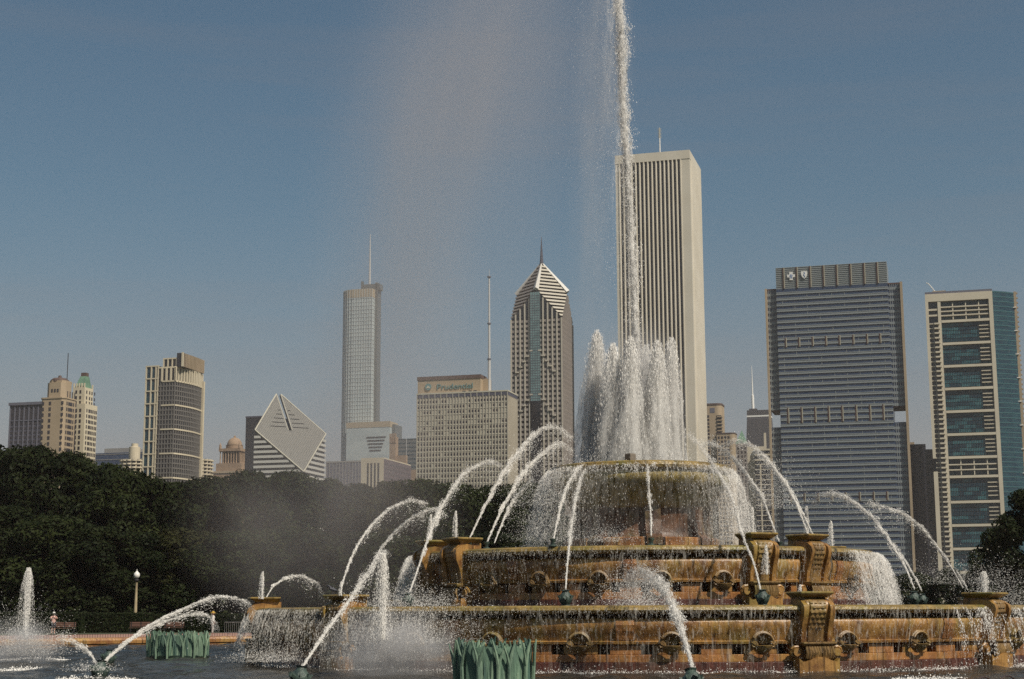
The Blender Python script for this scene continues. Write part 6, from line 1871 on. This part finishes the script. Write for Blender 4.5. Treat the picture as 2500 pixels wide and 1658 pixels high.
# ------------------------------------------------------------------ spray mist and haze
def mist_mat(name, density, scale, col=(.93,.91,.90), stretch=(1,1,1), lo=.35, hi=.75, an=0.2, power=1.2):
    """soft drifting spray: noise times a fall-off to the edge of its own ellipsoid"""
    m = bpy.data.materials.new(name); m.use_nodes = True
    n, l = m.node_tree.nodes, m.node_tree.links
    n.clear()
    out = n.new('ShaderNodeOutputMaterial'); pv = n.new('ShaderNodeVolumePrincipled')
    pv.inputs['Color'].default_value = (*col,1); pv.inputs['Anisotropy'].default_value = an
    tc_ = n.new('ShaderNodeTexCoord')
    ln = n.new('ShaderNodeVectorMath'); ln.operation = 'LENGTH'; l.new(tc_.outputs['Object'], ln.inputs[0])
    f = n.new('ShaderNodeMapRange'); f.interpolation_type = 'SMOOTHSTEP'; f.inputs['From Min'].default_value = 1.0; f.inputs['From Max'].default_value = .15
    l.new(ln.outputs['Value'], f.inputs['Value'])
    mp_ = n.new('ShaderNodeMapping'); mp_.inputs['Scale'].default_value = stretch; l.new(tc_.outputs['Object'], mp_.inputs['Vector'])
    t = n.new('ShaderNodeTexNoise'); t.inputs['Scale'].default_value = scale; t.inputs['Detail'].default_value = 3; l.new(mp_.outputs[0], t.inputs['Vector'])
    r_ = n.new('ShaderNodeMapRange'); r_.inputs['From Min'].default_value = lo; r_.inputs['From Max'].default_value = hi; l.new(t.outputs['Fac'], r_.inputs['Value'])
    mu = n.new('ShaderNodeMath'); mu.operation = 'MULTIPLY'; l.new(f.outputs[0], mu.inputs[0]); l.new(r_.outputs[0], mu.inputs[1])
    m2 = n.new('ShaderNodeMath'); m2.operation = 'MULTIPLY'; m2.inputs[1].default_value = density; l.new(mu.outputs[0], m2.inputs[0])
    l.new(m2.outputs[0], pv.inputs['Density']); l.new(pv.outputs[0], out.inputs['Volume'])
    return m
def mist(label, px, py, Y, rx, ry, rz, m, rot=(0,0,0)):
    p = at(px, py, Y)
    mb = MB().lathe([(math.cos(t),math.sin(t)) for t in np.linspace(-math.pi/2,math.pi/2,13)], 20)
    o = mb.build('mist', m); o.location = p; o.scale = (rx,ry,rz); o.rotation_euler = rot
    return tag(o, label, 'mist', kind='stuff')
MC = (.92,.84,.79)  # brownish tint puts the backlit look of white spray into its colour
mist('broad warm veil of spray drifting left from the central jet', 1150, 230, 64, 7.5, 2.6, 16.0, mist_mat('mist_plume', .22, 1.6, MC, stretch=(1.2,1,.6), lo=.22), rot=(0,R(15),0))
mist('denser heart of the drifting veil of spray', 1060, 330, 64, 3.4, 1.8, 14.0, mist_mat('mist_heart', .15, 1.6, MC, stretch=(1.5,1,.6), lo=.3), rot=(0,R(10),0))
mist('faint lower trail of the spray veil before the hazy tower', 945, 850, 66, 4.6, 2.2, 9.5, mist_mat('mist_trail', .22, 1.6, MC, stretch=(1.3,1,.7), lo=.25), rot=(0,R(12),0))
mist('thin mist trailing from the left side of the central jet', 1465, 300, 63, 1.5, 1.2, 15, mist_mat('mist_jet', .50, 2.6, stretch=(1.0,1,2.0), lo=.3), rot=(0,R(3),0))
mist('spray haze hanging before the left trees', 790, 1250, 68, 7.5, 3, 7.0, mist_mat('mist_low', .24, 1.5, MC), rot=(0,R(14),0))
mist('white mist among the plumes on the upper basin', 1545, 985, 63, 2.7, 2.0, 4.0, mist_mat('mist_upper', 1.0, 2.6, stretch=(2.2,2.2,.45), lo=.3, hi=.7))
mist('spray mist at the lower basin left of the reeds', 955, 1595, 46.6, 2.4, 1.1, 1.55, mist_mat('mist_splash', 3.4, 2.4, lo=.33))
mist('spray mist at the far left edge of the pool', 45, 1585, 60, 1.9, 1.2, 1.4, mist_mat('mist_far', 2.6, 2.0))

# even haze in the city air
hm_ = bpy.data.materials.new('haze_air'); hm_.use_nodes = True
hn, hl = hm_.node_tree.nodes, hm_.node_tree.links
hn.clear(); ho_ = hn.new('ShaderNodeOutputMaterial'); hv = hn.new('ShaderNodeVolumePrincipled')
hv.inputs['Color'].default_value = (.95,.86,.84,1); hv.inputs['Density'].default_value = 6e-5; hv.inputs['Anisotropy'].default_value = 0.0
hl.new(hv.outputs[0], ho_.inputs['Volume'])
hz = MB().box(-5000,5000,-300,7000,-1.5,480).build('haze', hm_)
tag(hz, 'thin pale haze in the air over the city', 'haze', kind='stuff')
